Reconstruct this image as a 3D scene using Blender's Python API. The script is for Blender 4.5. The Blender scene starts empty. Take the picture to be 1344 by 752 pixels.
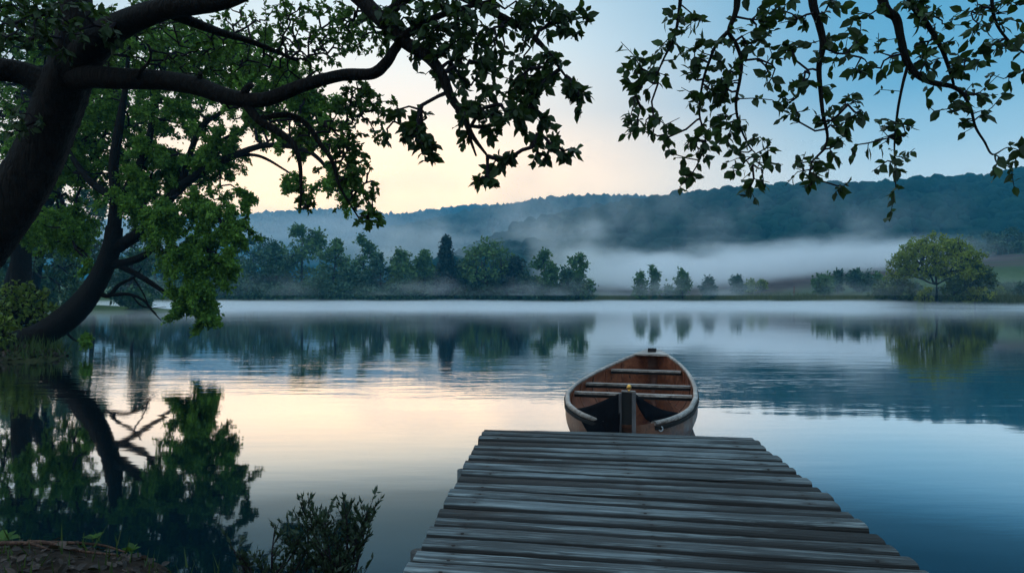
import bpy, math, random
import numpy as np
from mathutils import Vector, Matrix

R = math.radians
rng = np.random.default_rng(7)
random.seed(7)
SC = bpy.context.scene
COL = SC.collection

# ------------------------------------------------------------------ camera, sky, sun, exposure
CAM_H, FPX, CX, HY = 1.6, 896.0, 672.0, 388.0
cd = bpy.data.cameras.new('camera'); cam = bpy.data.objects.new('camera', cd); COL.objects.link(cam)
cam.location = (0, 0, CAM_H); cam.rotation_euler = (R(90), 0, 0)
cd.sensor_width = 36; cd.lens = 24; cd.shift_y = 12 / 1344; cd.clip_start = 0.05; cd.clip_end = 8000
SC.camera = cam
SC.view_settings.view_transform = 'Standard'; SC.view_settings.look = 'None'
SC.view_settings.gamma = 1; SC.view_settings.use_curve_mapping = False
SC.view_settings.exposure = 0.0
cy = SC.cycles
cy.use_denoising = True
cy.max_bounces = 16; cy.diffuse_bounces = 3; cy.glossy_bounces = 3; cy.transmission_bounces = 2
cy.volume_bounces = 14; cy.transparent_max_bounces = 6
cy.volume_step_rate = 1.0; cy.volume_max_steps = 128
cy.caustics_reflective = False; cy.caustics_refractive = False
cy.sample_clamp_indirect = 4

SUN_AZ, SUN_EL = -98.0, 14.0          # degrees from the view axis (left is negative), and above the horizon

world = bpy.data.worlds.new('World'); SC.world = world; world.use_nodes = True
nt = world.node_tree; nt.nodes.clear()
N = nt.nodes.new; LK = nt.links.new
out = N('ShaderNodeOutputWorld')
tc = N('ShaderNodeTexCoord'); sep = N('ShaderNodeSeparateXYZ'); LK(tc.outputs['Generated'], sep.inputs[0])
def wmath(op, a, b=None, clamp=False):
    n = N('ShaderNodeMath'); n.operation = op; n.use_clamp = clamp
    for k, v in enumerate((a, b)):
        if v is None: continue
        if isinstance(v, (int, float)): n.inputs[k].default_value = v
        else: LK(v, n.inputs[k])
    return n.outputs[0]
elev = wmath('MULTIPLY', wmath('ARCSINE', sep.outputs['Z']), 1 / (math.pi / 2), True)      # 0 horizon .. 1 zenith
az = wmath('ARCTAN2', sep.outputs['X'], sep.outputs['Y'])                                   # 0 = view axis, + right
def wramp(fac, stops):
    n = N('ShaderNodeValToRGB'); LK(fac, n.inputs[0]); e = n.color_ramp.elements
    while len(e) < len(stops): e.new(0.5)
    for el, (p, c) in zip(e, stops):
        el.position = p; el.color = (*[q / 4 for q in c], 1)       # ramps clip at 1: scaled back by the background strength
    return n.outputs[0]
d90 = lambda d: d / 90
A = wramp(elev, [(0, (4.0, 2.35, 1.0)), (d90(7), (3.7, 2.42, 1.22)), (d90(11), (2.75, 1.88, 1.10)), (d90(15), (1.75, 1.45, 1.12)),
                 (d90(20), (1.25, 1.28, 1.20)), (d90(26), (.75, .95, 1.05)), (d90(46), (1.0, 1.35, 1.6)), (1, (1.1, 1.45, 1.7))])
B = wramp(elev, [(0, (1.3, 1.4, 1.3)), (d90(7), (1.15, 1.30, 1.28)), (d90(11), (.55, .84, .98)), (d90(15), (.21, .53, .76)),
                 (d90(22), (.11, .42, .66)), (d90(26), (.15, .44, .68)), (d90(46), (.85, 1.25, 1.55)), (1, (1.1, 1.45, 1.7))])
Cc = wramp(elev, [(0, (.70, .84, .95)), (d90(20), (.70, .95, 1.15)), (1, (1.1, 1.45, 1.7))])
def wmix(f, a, b):
    n = N('ShaderNodeMix'); n.data_type = 'RGBA'; LK(f, n.inputs['Factor']); LK(a, n.inputs['A']); LK(b, n.inputs['B'])
    return n.outputs['Result']
# angular distance from the glow in azimuth
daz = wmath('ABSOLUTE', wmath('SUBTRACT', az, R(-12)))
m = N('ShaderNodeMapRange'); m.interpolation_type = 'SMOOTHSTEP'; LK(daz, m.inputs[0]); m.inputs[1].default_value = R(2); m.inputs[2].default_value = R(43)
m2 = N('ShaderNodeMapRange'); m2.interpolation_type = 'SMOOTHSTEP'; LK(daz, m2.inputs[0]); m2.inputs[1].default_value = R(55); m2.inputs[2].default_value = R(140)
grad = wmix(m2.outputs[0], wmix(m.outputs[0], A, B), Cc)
sky = N('ShaderNodeTexSky'); sky.sky_type = 'NISHITA'; sky.sun_disc = False
sky.sun_elevation = R(SUN_EL); sky.sun_rotation = R(SUN_AZ); sky.air_density = 1.2; sky.dust_density = 1.0
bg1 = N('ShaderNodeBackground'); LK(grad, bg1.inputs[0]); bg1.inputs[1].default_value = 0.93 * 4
bg2 = N('ShaderNodeBackground'); LK(sky.outputs[0], bg2.inputs[0]); bg2.inputs[1].default_value = 0.012
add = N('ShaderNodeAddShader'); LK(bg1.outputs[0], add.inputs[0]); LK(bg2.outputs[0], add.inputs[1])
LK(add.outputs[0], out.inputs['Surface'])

sd = bpy.data.lights.new('sun', 'SUN'); sun = bpy.data.objects.new('sun', sd); COL.objects.link(sun)
sd.energy = 0.38; sd.angle = R(30); sd.color = (1, .80, .58)
sdir = Vector((math.sin(R(SUN_AZ)) * math.cos(R(SUN_EL)), math.cos(R(SUN_AZ)) * math.cos(R(SUN_EL)), math.sin(R(SUN_EL))))
sun.rotation_euler = sdir.to_track_quat('Z', 'Y').to_euler(); sun.location = (0, 0, 60)

# ------------------------------------------------------------------ helpers
def at(px, py, d):
    return np.array([(px - CX) / FPX * d, d, CAM_H - (py - HY) / FPX * d])

def mk(name, V, F, mat=None, parent=None, smooth=False, loc=None):
    """one mesh object from numpy vertices and a list of face arrays (n,k)"""
    V = np.asarray(V, np.float32).reshape(-1, 3)
    if loc is not None: V = V - np.asarray(loc, np.float32)
    F = [np.asarray(f, np.int32) for f in F if len(f)]
    me = bpy.data.meshes.new(name)
    me.vertices.add(len(V)); me.vertices.foreach_set('co', V.ravel())
    tot = np.concatenate([np.full(len(f), f.shape[1], np.int32) for f in F])
    idx = np.concatenate([f.ravel() for f in F])
    me.loops.add(len(idx)); me.loops.foreach_set('vertex_index', idx)
    me.polygons.add(len(tot))
    st = np.concatenate([[0], np.cumsum(tot)[:-1]]).astype(np.int32)
    me.polygons.foreach_set('loop_start', st)
    try: me.polygons.foreach_set('loop_total', tot)
    except Exception: pass
    me.polygons.foreach_set('use_smooth', np.full(len(tot), smooth, bool))
    me.update(calc_edges=True); me.validate()
    if mat: me.materials.append(mat)
    o = bpy.data.objects.new(name, me); COL.objects.link(o)
    if parent is not None: o.parent = parent
    if loc is not None: o.location = loc
    return o

def thing(name, label, cat, loc=(0, 0, 0), group=None, rotz=0.0):
    o = bpy.data.objects.new(name, None); COL.objects.link(o)
    o.location = loc; o.rotation_euler = (0, 0, rotz); o.empty_display_size = .2
    o['label'] = label; o['category'] = cat
    if group: o['group'] = group
    return o
def tag(o, label, cat, group=None):
    o['label'] = label; o['category'] = cat
    if group: o['group'] = group
    return o
def part(name, V, F, mat, root, smooth=False):
    """world-space mesh parented to a thing standing (unrotated) at its own location"""
    return mk(name, np.asarray(V) - np.array(root.location), F, mat, root, smooth)

class Geo:
    def __init__(s): s.V = []; s.F = {}; s.n = 0
    def add(s, V, F):
        V = np.asarray(V, float).reshape(-1, 3); s.V.append(V)
        for f in F:
            f = np.asarray(f, np.int64)
            if len(f): s.F.setdefault(f.shape[1], []).append(f + s.n)
        s.n += len(V)
    def get(s): return np.concatenate(s.V), [np.concatenate(f) for f in s.F.values()]

def catmull(P, n):
    P = np.asarray(P, float); P = np.vstack([2 * P[0] - P[1], P, 2 * P[-1] - P[-2]])
    o = []
    for i in range(1, len(P) - 2):
        t = np.linspace(0, 1, n, endpoint=False)[:, None]
        a, b, c, d = P[i - 1], P[i], P[i + 1], P[i + 2]
        o.append(.5 * (2 * b + (c - a) * t + (2 * a - 5 * b + 4 * c - d) * t ** 2 + (3 * b - a - 3 * c + d) * t ** 3))
    o.append(P[-2][None]); return np.vstack(o)

def tube(P, rad, sides=12, rough=0.0, cap=True):
    P = np.asarray(P, float); rad = np.asarray(rad, float); n = len(P)
    T = np.gradient(P, axis=0); T /= np.linalg.norm(T, axis=1)[:, None] + 1e-9
    u = np.cross(T[0], [0.3, 0.9, 0.2]); u /= np.linalg.norm(u)
    ph = np.linspace(0, 2 * np.pi, sides, endpoint=False); V = []
    amp = rng.normal(0, 1, (6,)); 
    s = 0
    for i in range(n):
        u = u - T[i] * np.dot(u, T[i]); u /= np.linalg.norm(u); w = np.cross(T[i], u)
        if i: s += np.linalg.norm(P[i] - P[i - 1])
        k = 1 + rough * (np.sin(ph * 3 + s * 1.3 / max(rad[0], .01) * .3 + amp[0]) * .5 + np.sin(ph * 5 + amp[1] - s * .7) * .35
                         + np.sin(ph * 2 + s * 2.1 + amp[2]) * .6 + rng.normal(0, .18, sides))
        V.append(P[i] + (np.cos(ph)[:, None] * u + np.sin(ph)[:, None] * w) * (rad[i] * k)[:, None])
    V = np.vstack(V)
    i, j = np.meshgrid(np.arange(n - 1), np.arange(sides), indexing='ij'); j2 = (j + 1) % sides
    F = np.stack([i * sides + j, i * sides + j2, (i + 1) * sides + j2, (i + 1) * sides + j], -1).reshape(-1, 4)
    if cap:
        V = np.vstack([V, P[0], P[-1]]); a = np.arange(sides); b = (a + 1) % sides
        F2 = np.vstack([np.stack([b, a, np.full(sides, n * sides)], 1),
                        np.stack([(n - 1) * sides + a, (n - 1) * sides + b, np.full(sides, n * sides + 1)], 1)])
        return V, [F, F2]
    return V, [F]

def unit(v): return v / (np.linalg.norm(v, axis=-1, keepdims=True) + 1e-9)

LEAF8 = (np.array([(0, 0, 0), (-.27, .30, .05), (-.25, .62, .05), (0, 1, -.10), (.25, .62, .05), (.27, .30, .05), (0, .30, 0), (0, .62, -.02)]),
         [np.array([(0, 6, 1), (0, 5, 6), (7, 3, 2), (7, 4, 3)]), np.array([(6, 7, 2, 1), (6, 5, 4, 7)])])
LEAF4 = (np.array([(0, 0, 0), (-.30, .45, .06), (0, 1, -.06), (.30, .45, .06)]), [np.array([(0, 3, 1), (3, 2, 1)])])
def leaves(P, ax, nr, size, tpl):
    P = np.asarray(P); a = unit(ax); b = unit(np.cross(nr, a)); n = np.cross(a, b)
    tv, tf = tpl
    V = P[:, None] + size[:, None, None] * (tv[None, :, 0, None] * b[:, None] + tv[None, :, 1, None] * a[:, None] + tv[None, :, 2, None] * n[:, None])
    off = (np.arange(len(P)) * len(tv))[:, None, None]
    return V.reshape(-1, 3), [(f[None] + off).reshape(-1, f.shape[1]) for f in tf]

def colonize(skel, targets, bal=.3, step=.5, arch=.12, jit=.07, skel_r=None):
    """attach every target point to the nearest part of the growing tree; returns node positions, parents, descendant counts"""
    pos = [np.asarray(p, float) for p in skel]; par = [-1] * len(pos); ns = len(pos)
    T = np.asarray(targets, float); m = len(T)
    S = np.asarray(pos)
    D = np.linalg.norm(T[:, None] - S[None], axis=2)
    bn = D.argmin(1); bc = D.min(1); done = np.zeros(m, bool); plen = [0.0] * ns
    term = []
    for _ in range(m):
        i = int(np.where(done, 1e9, bc).argmin()); done[i] = True
        a, b = pos[bn[i]], T[i]; L = np.linalg.norm(b - a); k = max(1, int(math.ceil(L / step)))
        c = (a + b) / 2 + np.array([0, 0, arch * L]) + rng.normal(0, jit, 3) * L
        prev = int(bn[i]); new = []
        for q in range(1, k + 1):
            t = q / k; p = (1 - t) ** 2 * a + 2 * t * (1 - t) * c + t * t * b
            if q < k: p = p + rng.normal(0, .12, 3) * step * .5
            pos.append(p); par.append(prev); plen.append(plen[prev] + L / k); prev = len(pos) - 1; new.append(prev)
        term.append(prev)
        for q in new:
            dd = np.linalg.norm(T - pos[q], axis=1) + bal * plen[q]
            w = dd < bc; bc = np.where(w, dd, bc); bn = np.where(w, q, bn)
    cnt = np.zeros(len(pos))
    for t in term: cnt[t] += 1
    for q in range(len(pos) - 1, ns - 1, -1):
        cnt[par[q]] += cnt[q]
    return np.array(pos), np.array(par), cnt, ns

def edge_tubes(pos, par, cnt, ns, rmin, rmax, sides=5, pw=.5):
    i = np.arange(ns, len(pos)); a = pos[par[i]]; b = pos[i]
    rb = np.minimum(rmin * cnt[i] ** pw, rmax)
    pr = np.where(par[i] < ns, rb * 1.25, np.minimum(rmin * np.maximum(cnt[par[i]], 1) ** pw, rmax)); ra = np.minimum(pr, rb * 1.5)
    t = unit(b - a); u = unit(np.cross(t, rng.normal(0, 1, t.shape) * .05 + np.array([.31, .77, .55]))); w = np.cross(t, u)
    ph = np.linspace(0, 2 * np.pi, sides, endpoint=False)
    ring = np.cos(ph)[None, :, None] * u[:, None] + np.sin(ph)[None, :, None] * w[:, None]
    V = np.concatenate([a[:, None] + ring * ra[:, None, None], (b + t * rb[:, None] * .6)[:, None] + ring * rb[:, None, None]], 1)
    k = np.arange(sides); k2 = (k + 1) % sides
    f = np.stack([k, k2, sides + k2, sides + k], 1)
    F = (f[None] + (np.arange(len(i)) * 2 * sides)[:, None, None]).reshape(-1, 4)
    return V.reshape(-1, 3), [F]

def spray(pos, par, cnt, ns, per, size, tpl, maxcnt=3, spread=.9, droop=.5, up=.6, scatter=0.0):
    """leaves along the thin end edges"""
    i = np.arange(ns, len(pos)); i = i[cnt[i] <= maxcnt]
    i = np.repeat(i, per); t = rng.random(len(i))[:, None]
    a = pos[par[i]]; b = pos[i]; e = unit(b - a)
    P = a + (b - a) * t + rng.normal(0, 1, (len(i), 3)) * scatter
    ax = unit(e * .7 + rng.normal(0, spread, (len(i), 3)) + np.array([0, 0, -droop]))
    nr = rng.normal(0, 1, (len(i), 3)) + np.array([0, 0, up])
    s = size * np.exp(np.clip(rng.normal(-.05, .34, len(i)), -.9, .38))
    return leaves(P, ax, nr, s, tpl)

def ell(c, r, n):
    """n points in an ellipsoid, denser towards its shell"""
    v = unit(rng.normal(0, 1, (n, 3))); q = rng.random(n) ** .45
    return np.asarray(c) + v * q[:, None] * np.asarray(r)
def clump(px, py, d, rx, ry, n, depth=1.0):
    k = d / FPX
    return ell(at(px, py, d), (rx * k, .5 * (rx + ry) * k * depth, ry * k), n)

def spray_clump(px, py, d, rx, ry, n, bias=(.35, 0, -.05), q=6):
    """drooping sprays running out of a clump's heart, so that its outline is feathered"""
    k = d / FPX; r = np.array([rx * k, .5 * (rx + ry) * k, ry * k]); m_ = max(1, n // q)
    st = ell(at(px, py, d), r * .55, m_); dr = unit(rng.normal(0, .75, (m_, 3)) + np.array(bias)); ln = rng.uniform(.45, 1.05, m_) * r.mean()
    t = (np.arange(q) + .5) / q
    P = st[:, None] + dr[:, None] * (ln[:, None] * t[None])[..., None]
    P[..., 2] -= .38 * ln[:, None] * t[None] ** 2
    return (P + rng.normal(0, .035, P.shape) * r.mean()).reshape(-1, 3)

# ------------------------------------------------------------------ materials
def newmat(name):
    m = bpy.data.materials.new(name); m.use_nodes = True; t = m.node_tree; t.nodes.clear()
    o = t.nodes.new('ShaderNodeOutputMaterial'); return m, t, o
class NB:
    def __init__(s, t): s.t = t
    def n(s, k, **kw):
        x = s.t.nodes.new(k)
        for a, b in kw.items(): setattr(x, a, b)
        return x
    def set(s, node, key, v):
        if hasattr(v, 'is_linked') or hasattr(v, 'links'): s.t.links.new(v, node.inputs[key])
        else: node.inputs[key].default_value = v
    def math(s, op, a, b=0.0, clamp=False):
        x = s.n('ShaderNodeMath', operation=op, use_clamp=clamp); s.set(x, 0, a); s.set(x, 1, b); return x.outputs[0]
    def noise(s, vec, scale, detail=3, rough=.55, dim='3D'):
        x = s.n('ShaderNodeTexNoise', noise_dimensions=dim); s.set(x, 'Scale', scale); s.set(x, 'Detail', detail); s.set(x, 'Roughness', rough)
        if vec is not None: s.set(x, 'Vector', vec)
        return x.outputs['Fac']
    def map(s, vec, scale=(1, 1, 1), loc=(0, 0, 0), rot=(0, 0, 0)):
        x = s.n('ShaderNodeMapping'); s.set(x, 'Vector', vec); s.set(x, 'Scale', scale); s.set(x, 'Location', loc); s.set(x, 'Rotation', rot); return x.outputs[0]
    def ramp(s, f, stops):
        x = s.n('ShaderNodeValToRGB'); s.set(x, 0, f); e = x.color_ramp.elements
        while len(e) < len(stops): e.new(.5)
        for el, (p, c) in zip(e, stops):
            el.position = p; el.color = (*c, 1) if not isinstance(c, float) else (c, c, c, 1)
        return x.outputs[0]
    def mix(s, f, a, b, blend='MIX'):
        x = s.n('ShaderNodeMix', data_type='RGBA', blend_type=blend); s.set(x, 'Factor', f)
        s.set(x, 'A', (*a, 1) if isinstance(a, tuple) else a); s.set(x, 'B', (*b, 1) if isinstance(b, tuple) else b); return x.outputs['Result']
    def mr(s, v, a, b, c=0.0, d=1.0, smooth=True):
        x = s.n('ShaderNodeMapRange'); x.interpolation_type = 'SMOOTHSTEP' if smooth else 'LINEAR'
        for k, q in enumerate((v, a, b, c, d)): s.set(x, k, q)
        return x.outputs[0]
    def bump(s, h, strength=.5, dist=.02):
        x = s.n('ShaderNodeBump'); s.set(x, 'Strength', strength); s.set(x, 'Distance', dist); s.set(x, 'Height', h); return x.outputs[0]
    def bsdf(s, col, rough=.6, spec=.4, normal=None, metallic=0.0):
        x = s.n('ShaderNodeBsdfPrincipled'); s.set(x, 'Base Color', (*col, 1) if isinstance(col, tuple) else col)
        s.set(x, 'Roughness', rough); s.set(x, 'Specular IOR Level', spec); s.set(x, 'Metallic', metallic)
        if normal is not None: s.set(x, 'Normal', normal)
        return x.outputs[0]

def leaf_mat(name, dark, mid, light, transl=.25, rough=.55, clump_scale=.5):
    m, t, o = newmat(name); b = NB(t)
    rnd = b.n('ShaderNodeNewGeometry').outputs['Random Per Island']
    tcn = b.n('ShaderNodeTexCoord').outputs['Object']
    f = b.math('ADD', b.math('MULTIPLY', rnd, .55), b.math('MULTIPLY', b.noise(tcn, clump_scale, 2), .5))
    c = b.ramp(f, [(.15, dark), (.5, mid), (.9, light)])
    p = b.bsdf(c, rough, .25)
    tr = b.n('ShaderNodeBsdfTranslucent'); b.set(tr, 'Color', b.mix(.35, c, (.10, .16, .01)))
    mx = b.n('ShaderNodeMixShader'); b.set(mx, 0, transl); t.links.new(p, mx.inputs[1]); t.links.new(tr.outputs[0], mx.inputs[2])
    t.links.new(mx.outputs[0], o.inputs[0]); return m

def bark_mat(name, c1, c2, scale=6.0, bump=.6, dist=.03):
    m, t, o = newmat(name); b = NB(t); v = b.n('ShaderNodeTexCoord').outputs['Object']
    warp = b.noise(v, scale * .6, 3)
    fur = b.noise(b.map(v, (1, 1, .16)), scale * 2.6, 4, .6)
    h = b.math('ADD', b.mr(b.math('ABSOLUTE', b.math('SUBTRACT', fur, .5)), 0, .13), b.math('MULTIPLY', b.noise(b.map(v, (1, 1, .35)), scale * 5, 5, .65), .9))
    c = b.mix(b.mr(b.math('ADD', h, warp), .6, 1.7), c1, c2)
    t.links.new(b.bsdf(c, .9, .15, b.bump(h, bump, dist)), o.inputs[0]); return m

M = {}
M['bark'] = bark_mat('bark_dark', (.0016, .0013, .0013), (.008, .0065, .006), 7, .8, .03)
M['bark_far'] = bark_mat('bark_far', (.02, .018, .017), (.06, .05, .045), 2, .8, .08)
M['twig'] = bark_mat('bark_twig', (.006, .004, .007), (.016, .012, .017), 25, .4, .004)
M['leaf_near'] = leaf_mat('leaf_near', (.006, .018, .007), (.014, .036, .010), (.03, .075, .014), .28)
M['leaf_canopy'] = leaf_mat('leaf_canopy', (.018, .055, .011), (.045, .12, .018), (.09, .20, .03), .45)
M['leaf_lean'] = leaf_mat('leaf_lean', (.024, .078, .013), (.085, .21, .026), (.19, .37, .05), .52, clump_scale=.6)
M['leaf_fine'] = leaf_mat('leaf_fine', (.014, .044, .010), (.035, .095, .016), (.08, .18, .025), .48)
M['leaf_bush'] = leaf_mat('leaf_bush', (.04, .08, .01), (.09, .15, .02), (.16, .22, .03), .3)
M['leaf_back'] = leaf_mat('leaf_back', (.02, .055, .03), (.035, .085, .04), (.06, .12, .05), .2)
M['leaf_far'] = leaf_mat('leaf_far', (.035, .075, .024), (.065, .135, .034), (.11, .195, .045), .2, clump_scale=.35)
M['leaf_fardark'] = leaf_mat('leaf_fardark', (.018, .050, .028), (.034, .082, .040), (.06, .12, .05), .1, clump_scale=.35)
M['leaf_spruce'] = leaf_mat('leaf_spruce', (.006, .018, .016), (.012, .030, .024), (.02, .045, .03), .05)
M['leaf_spring'] = leaf_mat('leaf_spring', (.10, .135, .016), (.20, .245, .024), (.30, .35, .035), .42, clump_scale=.3)
M['leaf_olive'] = leaf_mat('leaf_olive', (.035, .055, .014), (.06, .09, .02), (.10, .13, .03), .2, clump_scale=.3)
M['leaf_yellow'] = leaf_mat('leaf_yellow', (.12, .15, .016), (.20, .24, .03), (.28, .30, .04), .3, clump_scale=.4)
M['leaf_sprig'] = leaf_mat('leaf_sprig', (.010, .022, .014), (.018, .036, .02), (.03, .055, .026), .12)

# ground
m, t, o = newmat('ground_soil'); b = NB(t); v = b.n('ShaderNodeTexCoord').outputs['Object']
n1 = b.noise(v, 9, 6, .7); n2 = b.noise(v, .9, 4); n3 = b.noise(b.map(v, (.006, .05, 1)), 1.0, 3)
soil = b.ramp(n1, [(.3, (.006, .0045, .004)), (.5, (.018, .013, .010)), (.7, (.045, .033, .026))])
grass = b.ramp(b.noise(v, 1.6, 5, .7), [(.3, (.025, .045, .014)), (.7, (.07, .11, .03))])
field = b.ramp(n3, [(.38, (.045, .030, .028)), (.52, (.08, .058, .048)), (.64, (.04, .058, .026))])
sepn = b.n('ShaderNodeSeparateXYZ'); t.links.new(v, sepn.inputs[0])
c = b.mix(b.mr(b.math('ADD', sepn.outputs['Y'], b.math('MULTIPLY', n2, 14)), 14, 40), soil, grass)
c = b.mix(b.math('MULTIPLY', b.mr(sepn.outputs['Y'], 124, 150), b.mr(sepn.outputs['X'], 17, 26)), c, field)
t.links.new(b.bsdf(c, .95, .1, b.bump(n1, .9, .05)), o.inputs[0]); M['ground'] = m

# water: mirror-like at grazing angles, dark teal body below
m, t, o = newmat('lake_water'); b = NB(t); v = b.n('ShaderNodeTexCoord').outputs['Object']
sepn = b.n('ShaderNodeSeparateXYZ'); t.links.new(v, sepn.inputs[0])
patch = b.noise(b.map(v, (.10, .22, 1)), 1.0, 2)
swell = b.noise(b.map(v, (.35, 1.3, 1), rot=(0, 0, R(3))), 1.0, 2, .5)
rip = b.noise(b.map(v, (1.1, 4.2, 1), rot=(0, 0, R(-4))), 1.0, 3, .55)
zone = b.math('MULTIPLY', b.mr(sepn.outputs['Y'], 8.8, 11.0), b.mr(sepn.outputs['Y'], 22, 13.5))
amp = b.math('ADD', b.math('ADD', .10, b.math('MULTIPLY', b.mr(patch, .45, .65), .14)), b.math('MULTIPLY', b.math('MULTIPLY', zone, b.mr(patch, .32, .6)), 1.3))
amp = b.math('ADD', amp, b.mr(sepn.outputs['Y'], 16, 45, 0, .55))
h = b.math('ADD', b.math('MULTIPLY', swell, b.math('ADD', .28, b.math('MULTIPLY', zone, .5))), b.math('MULTIPLY', b.math('MULTIPLY', rip, amp), .75))
nrm = b.bump(h, 1.0, .006)
gl = b.n('ShaderNodeBsdfGlossy'); b.set(gl, 'Roughness', .028); t.links.new(nrm, gl.inputs['Normal'])
di = b.n('ShaderNodeBsdfDiffuse'); b.set(di, 'Color', (.002, .009, .013, 1))
lw = b.n('ShaderNodeLayerWeight'); b.set(lw, 'Blend', .5); t.links.new(nrm, lw.inputs['Normal'])
fac = b.ramp(lw.outputs['Facing'], [(.2, .05), (.62, .085), (.69, .13), (.724, .21), (.772, .62), (.80, .76), (.84, .94), (1.0, .98)])
t.links.new(b.ramp(lw.outputs['Facing'], [(.60, (.42, .76, 1.0)), (.69, (.55, .83, 1.0)), (.79, (.86, .95, 1.0)), (.83, (.99, .98, .98)), (1.0, (.99, .99, 1.0))]), gl.inputs['Color'])
mx = b.n('ShaderNodeMixShader'); t.links.new(fac, mx.inputs[0]); t.links.new(di.outputs[0], mx.inputs[1]); t.links.new(gl.outputs[0], mx.inputs[2])
t.links.new(mx.outputs[0], o.inputs[0]); M['water'] = m

def hill_mat(name, dark, light, sc):
    m, t, o = newmat(name); b = NB(t); v = b.n('ShaderNodeTexCoord').outputs['Object']
    f = b.math('ADD', b.math('MULTIPLY', b.noise(v, sc, 3), .6), b.math('MULTIPLY', b.noise(v, sc * .12, 3), .5))
    rnd = b.n('ShaderNodeNewGeometry').outputs['Random Per Island']
    f = b.math('ADD', b.math('MULTIPLY', f, .75), b.math('MULTIPLY', rnd, .3))
    c = b.ramp(f, [(.3, dark), (.75, light)])
    t.links.new(b.bsdf(c, .95, .05, b.bump(b.noise(v, sc * 1.5, 4, .7), 1.0, 1.2)), o.inputs[0]); return m
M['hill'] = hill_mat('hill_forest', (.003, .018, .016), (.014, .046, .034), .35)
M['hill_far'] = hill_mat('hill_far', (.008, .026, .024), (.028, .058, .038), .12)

# ------------------------------------------------------------------ ground, water, hills
SHORE = np.array([(-.8, -4), (-.75, 1.5), (-.72, 3.0), (-1.15, 3.45), (-1.75, 3.78), (-2.1, 4.0), (-2.45, 4.14), (-3.2, 4.3), (-5.2, 6.0), (-9.2, 11.2), (-12.9, 16.0),
                  (-11.4, 16.7), (-12.0, 18.2), (-14.5, 21), (-23, 32), (-36, 52), (-45, 64), (-36, 67), (-34, 72), (-52, 90), (-60, 104), (-42, 113), (-20, 117),
                  (0, 117), (11, 112), (15.5, 115), (16, 124), (28, 130), (40, 127), (48, 118), (51, 104), (56, 95), (68, 90), (85, 86), (95, 80), (72, 76),
                  (52, 60), (24, 28), (10, 11), (5.4, 4.9), (3.6, 2.6), (2.7, 1.4), (2.6, -4)], float)
def shore_sd(X, Y):
    """signed distance to the lake's edge: + on land"""
    P = np.stack([X, Y], -1); A = SHORE; Bv = np.roll(SHORE, -1, 0)
    best = np.full(X.shape, 1e9); ins = np.zeros(X.shape, bool)
    for a, bb in zip(A, Bv):
        ab = bb - a; q = P - a; tt = np.clip((q @ ab) / (ab @ ab), 0, 1)
        best = np.minimum(best, np.linalg.norm(q - tt[..., None] * ab, axis=-1))
        c = ((a[1] > Y) != (bb[1] > Y)); xx = a[0] + (Y - a[1]) / (bb[1] - a[1] + 1e-12) * ab[0]
        ins ^= c & (X < xx)
    return np.where(ins, -best, best)
def wob(X, Y, s): return (np.sin(X * 1.3 / s + 1.7 * np.sin(Y * .9 / s)) + np.sin(Y * 1.7 / s + 1.1 * np.sin(X * 1.1 / s + 2)) + .5 * np.sin(X * 3.1 / s + Y * 2.3 / s)) / 2.5
def ground_z(X, Y):
    X = np.asarray(X, float); Y = np.asarray(Y, float)
    s = shore_sd(X, Y); far = np.clip((np.hypot(X, Y) - 10) / 60, 0, 1)
    s = s + wob(X, Y, .35) * .10 * (1 - far) + wob(X, Y, 4) * .8 * far
    near = np.where(s > 0, .16 * (1 - np.exp(-s / .25)) + .12 * np.minimum(s, 6), np.maximum(s * .6, -.7))
    slope = .045 + .085 * np.clip((X - 38) / 25, 0, 1)
    farz = np.where(s > 0, .25 * (1 - np.exp(-s / 1.5)) + slope * np.minimum(s, 130), np.maximum(s * .3, -.8))
    z = near * (1 - far) + farz * far
    z += np.where(s > 0, wob(X, Y, .12) * .025 * (1 - far), 0)
    return z
gx = np.concatenate([-np.geomspace(1450, 6, 110), np.linspace(-5.95, 6.95, 190), np.geomspace(7, 1650, 120)])
gy = np.concatenate([-np.geomspace(55, 4, 20), np.linspace(-3.9, 6.9, 150), np.geomspace(7, 135, 190), np.geomspace(137, 1470, 40)])
X, Y = np.meshgrid(gx, gy); Z = ground_z(X, Y)
def grid_faces(r, c):
    i, j = np.meshgrid(np.arange(r - 1), np.arange(c - 1), indexing='ij')
    return np.stack([i * c + j, i * c + j + 1, (i + 1) * c + j + 1, (i + 1) * c + j], -1).reshape(-1, 4)
g = mk('ground', np.stack([X, Y, Z], -1), [grid_faces(*X.shape)], M['ground'], smooth=True); g['kind'] = 'structure'
wv = [(-130, -8, 0), (130, -8, 0), (130, 150, 0), (-130, 150, 0)]
w = mk('water', wv, [[(0, 1, 2, 3)]], M['water']); w['kind'] = 'structure'

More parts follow.
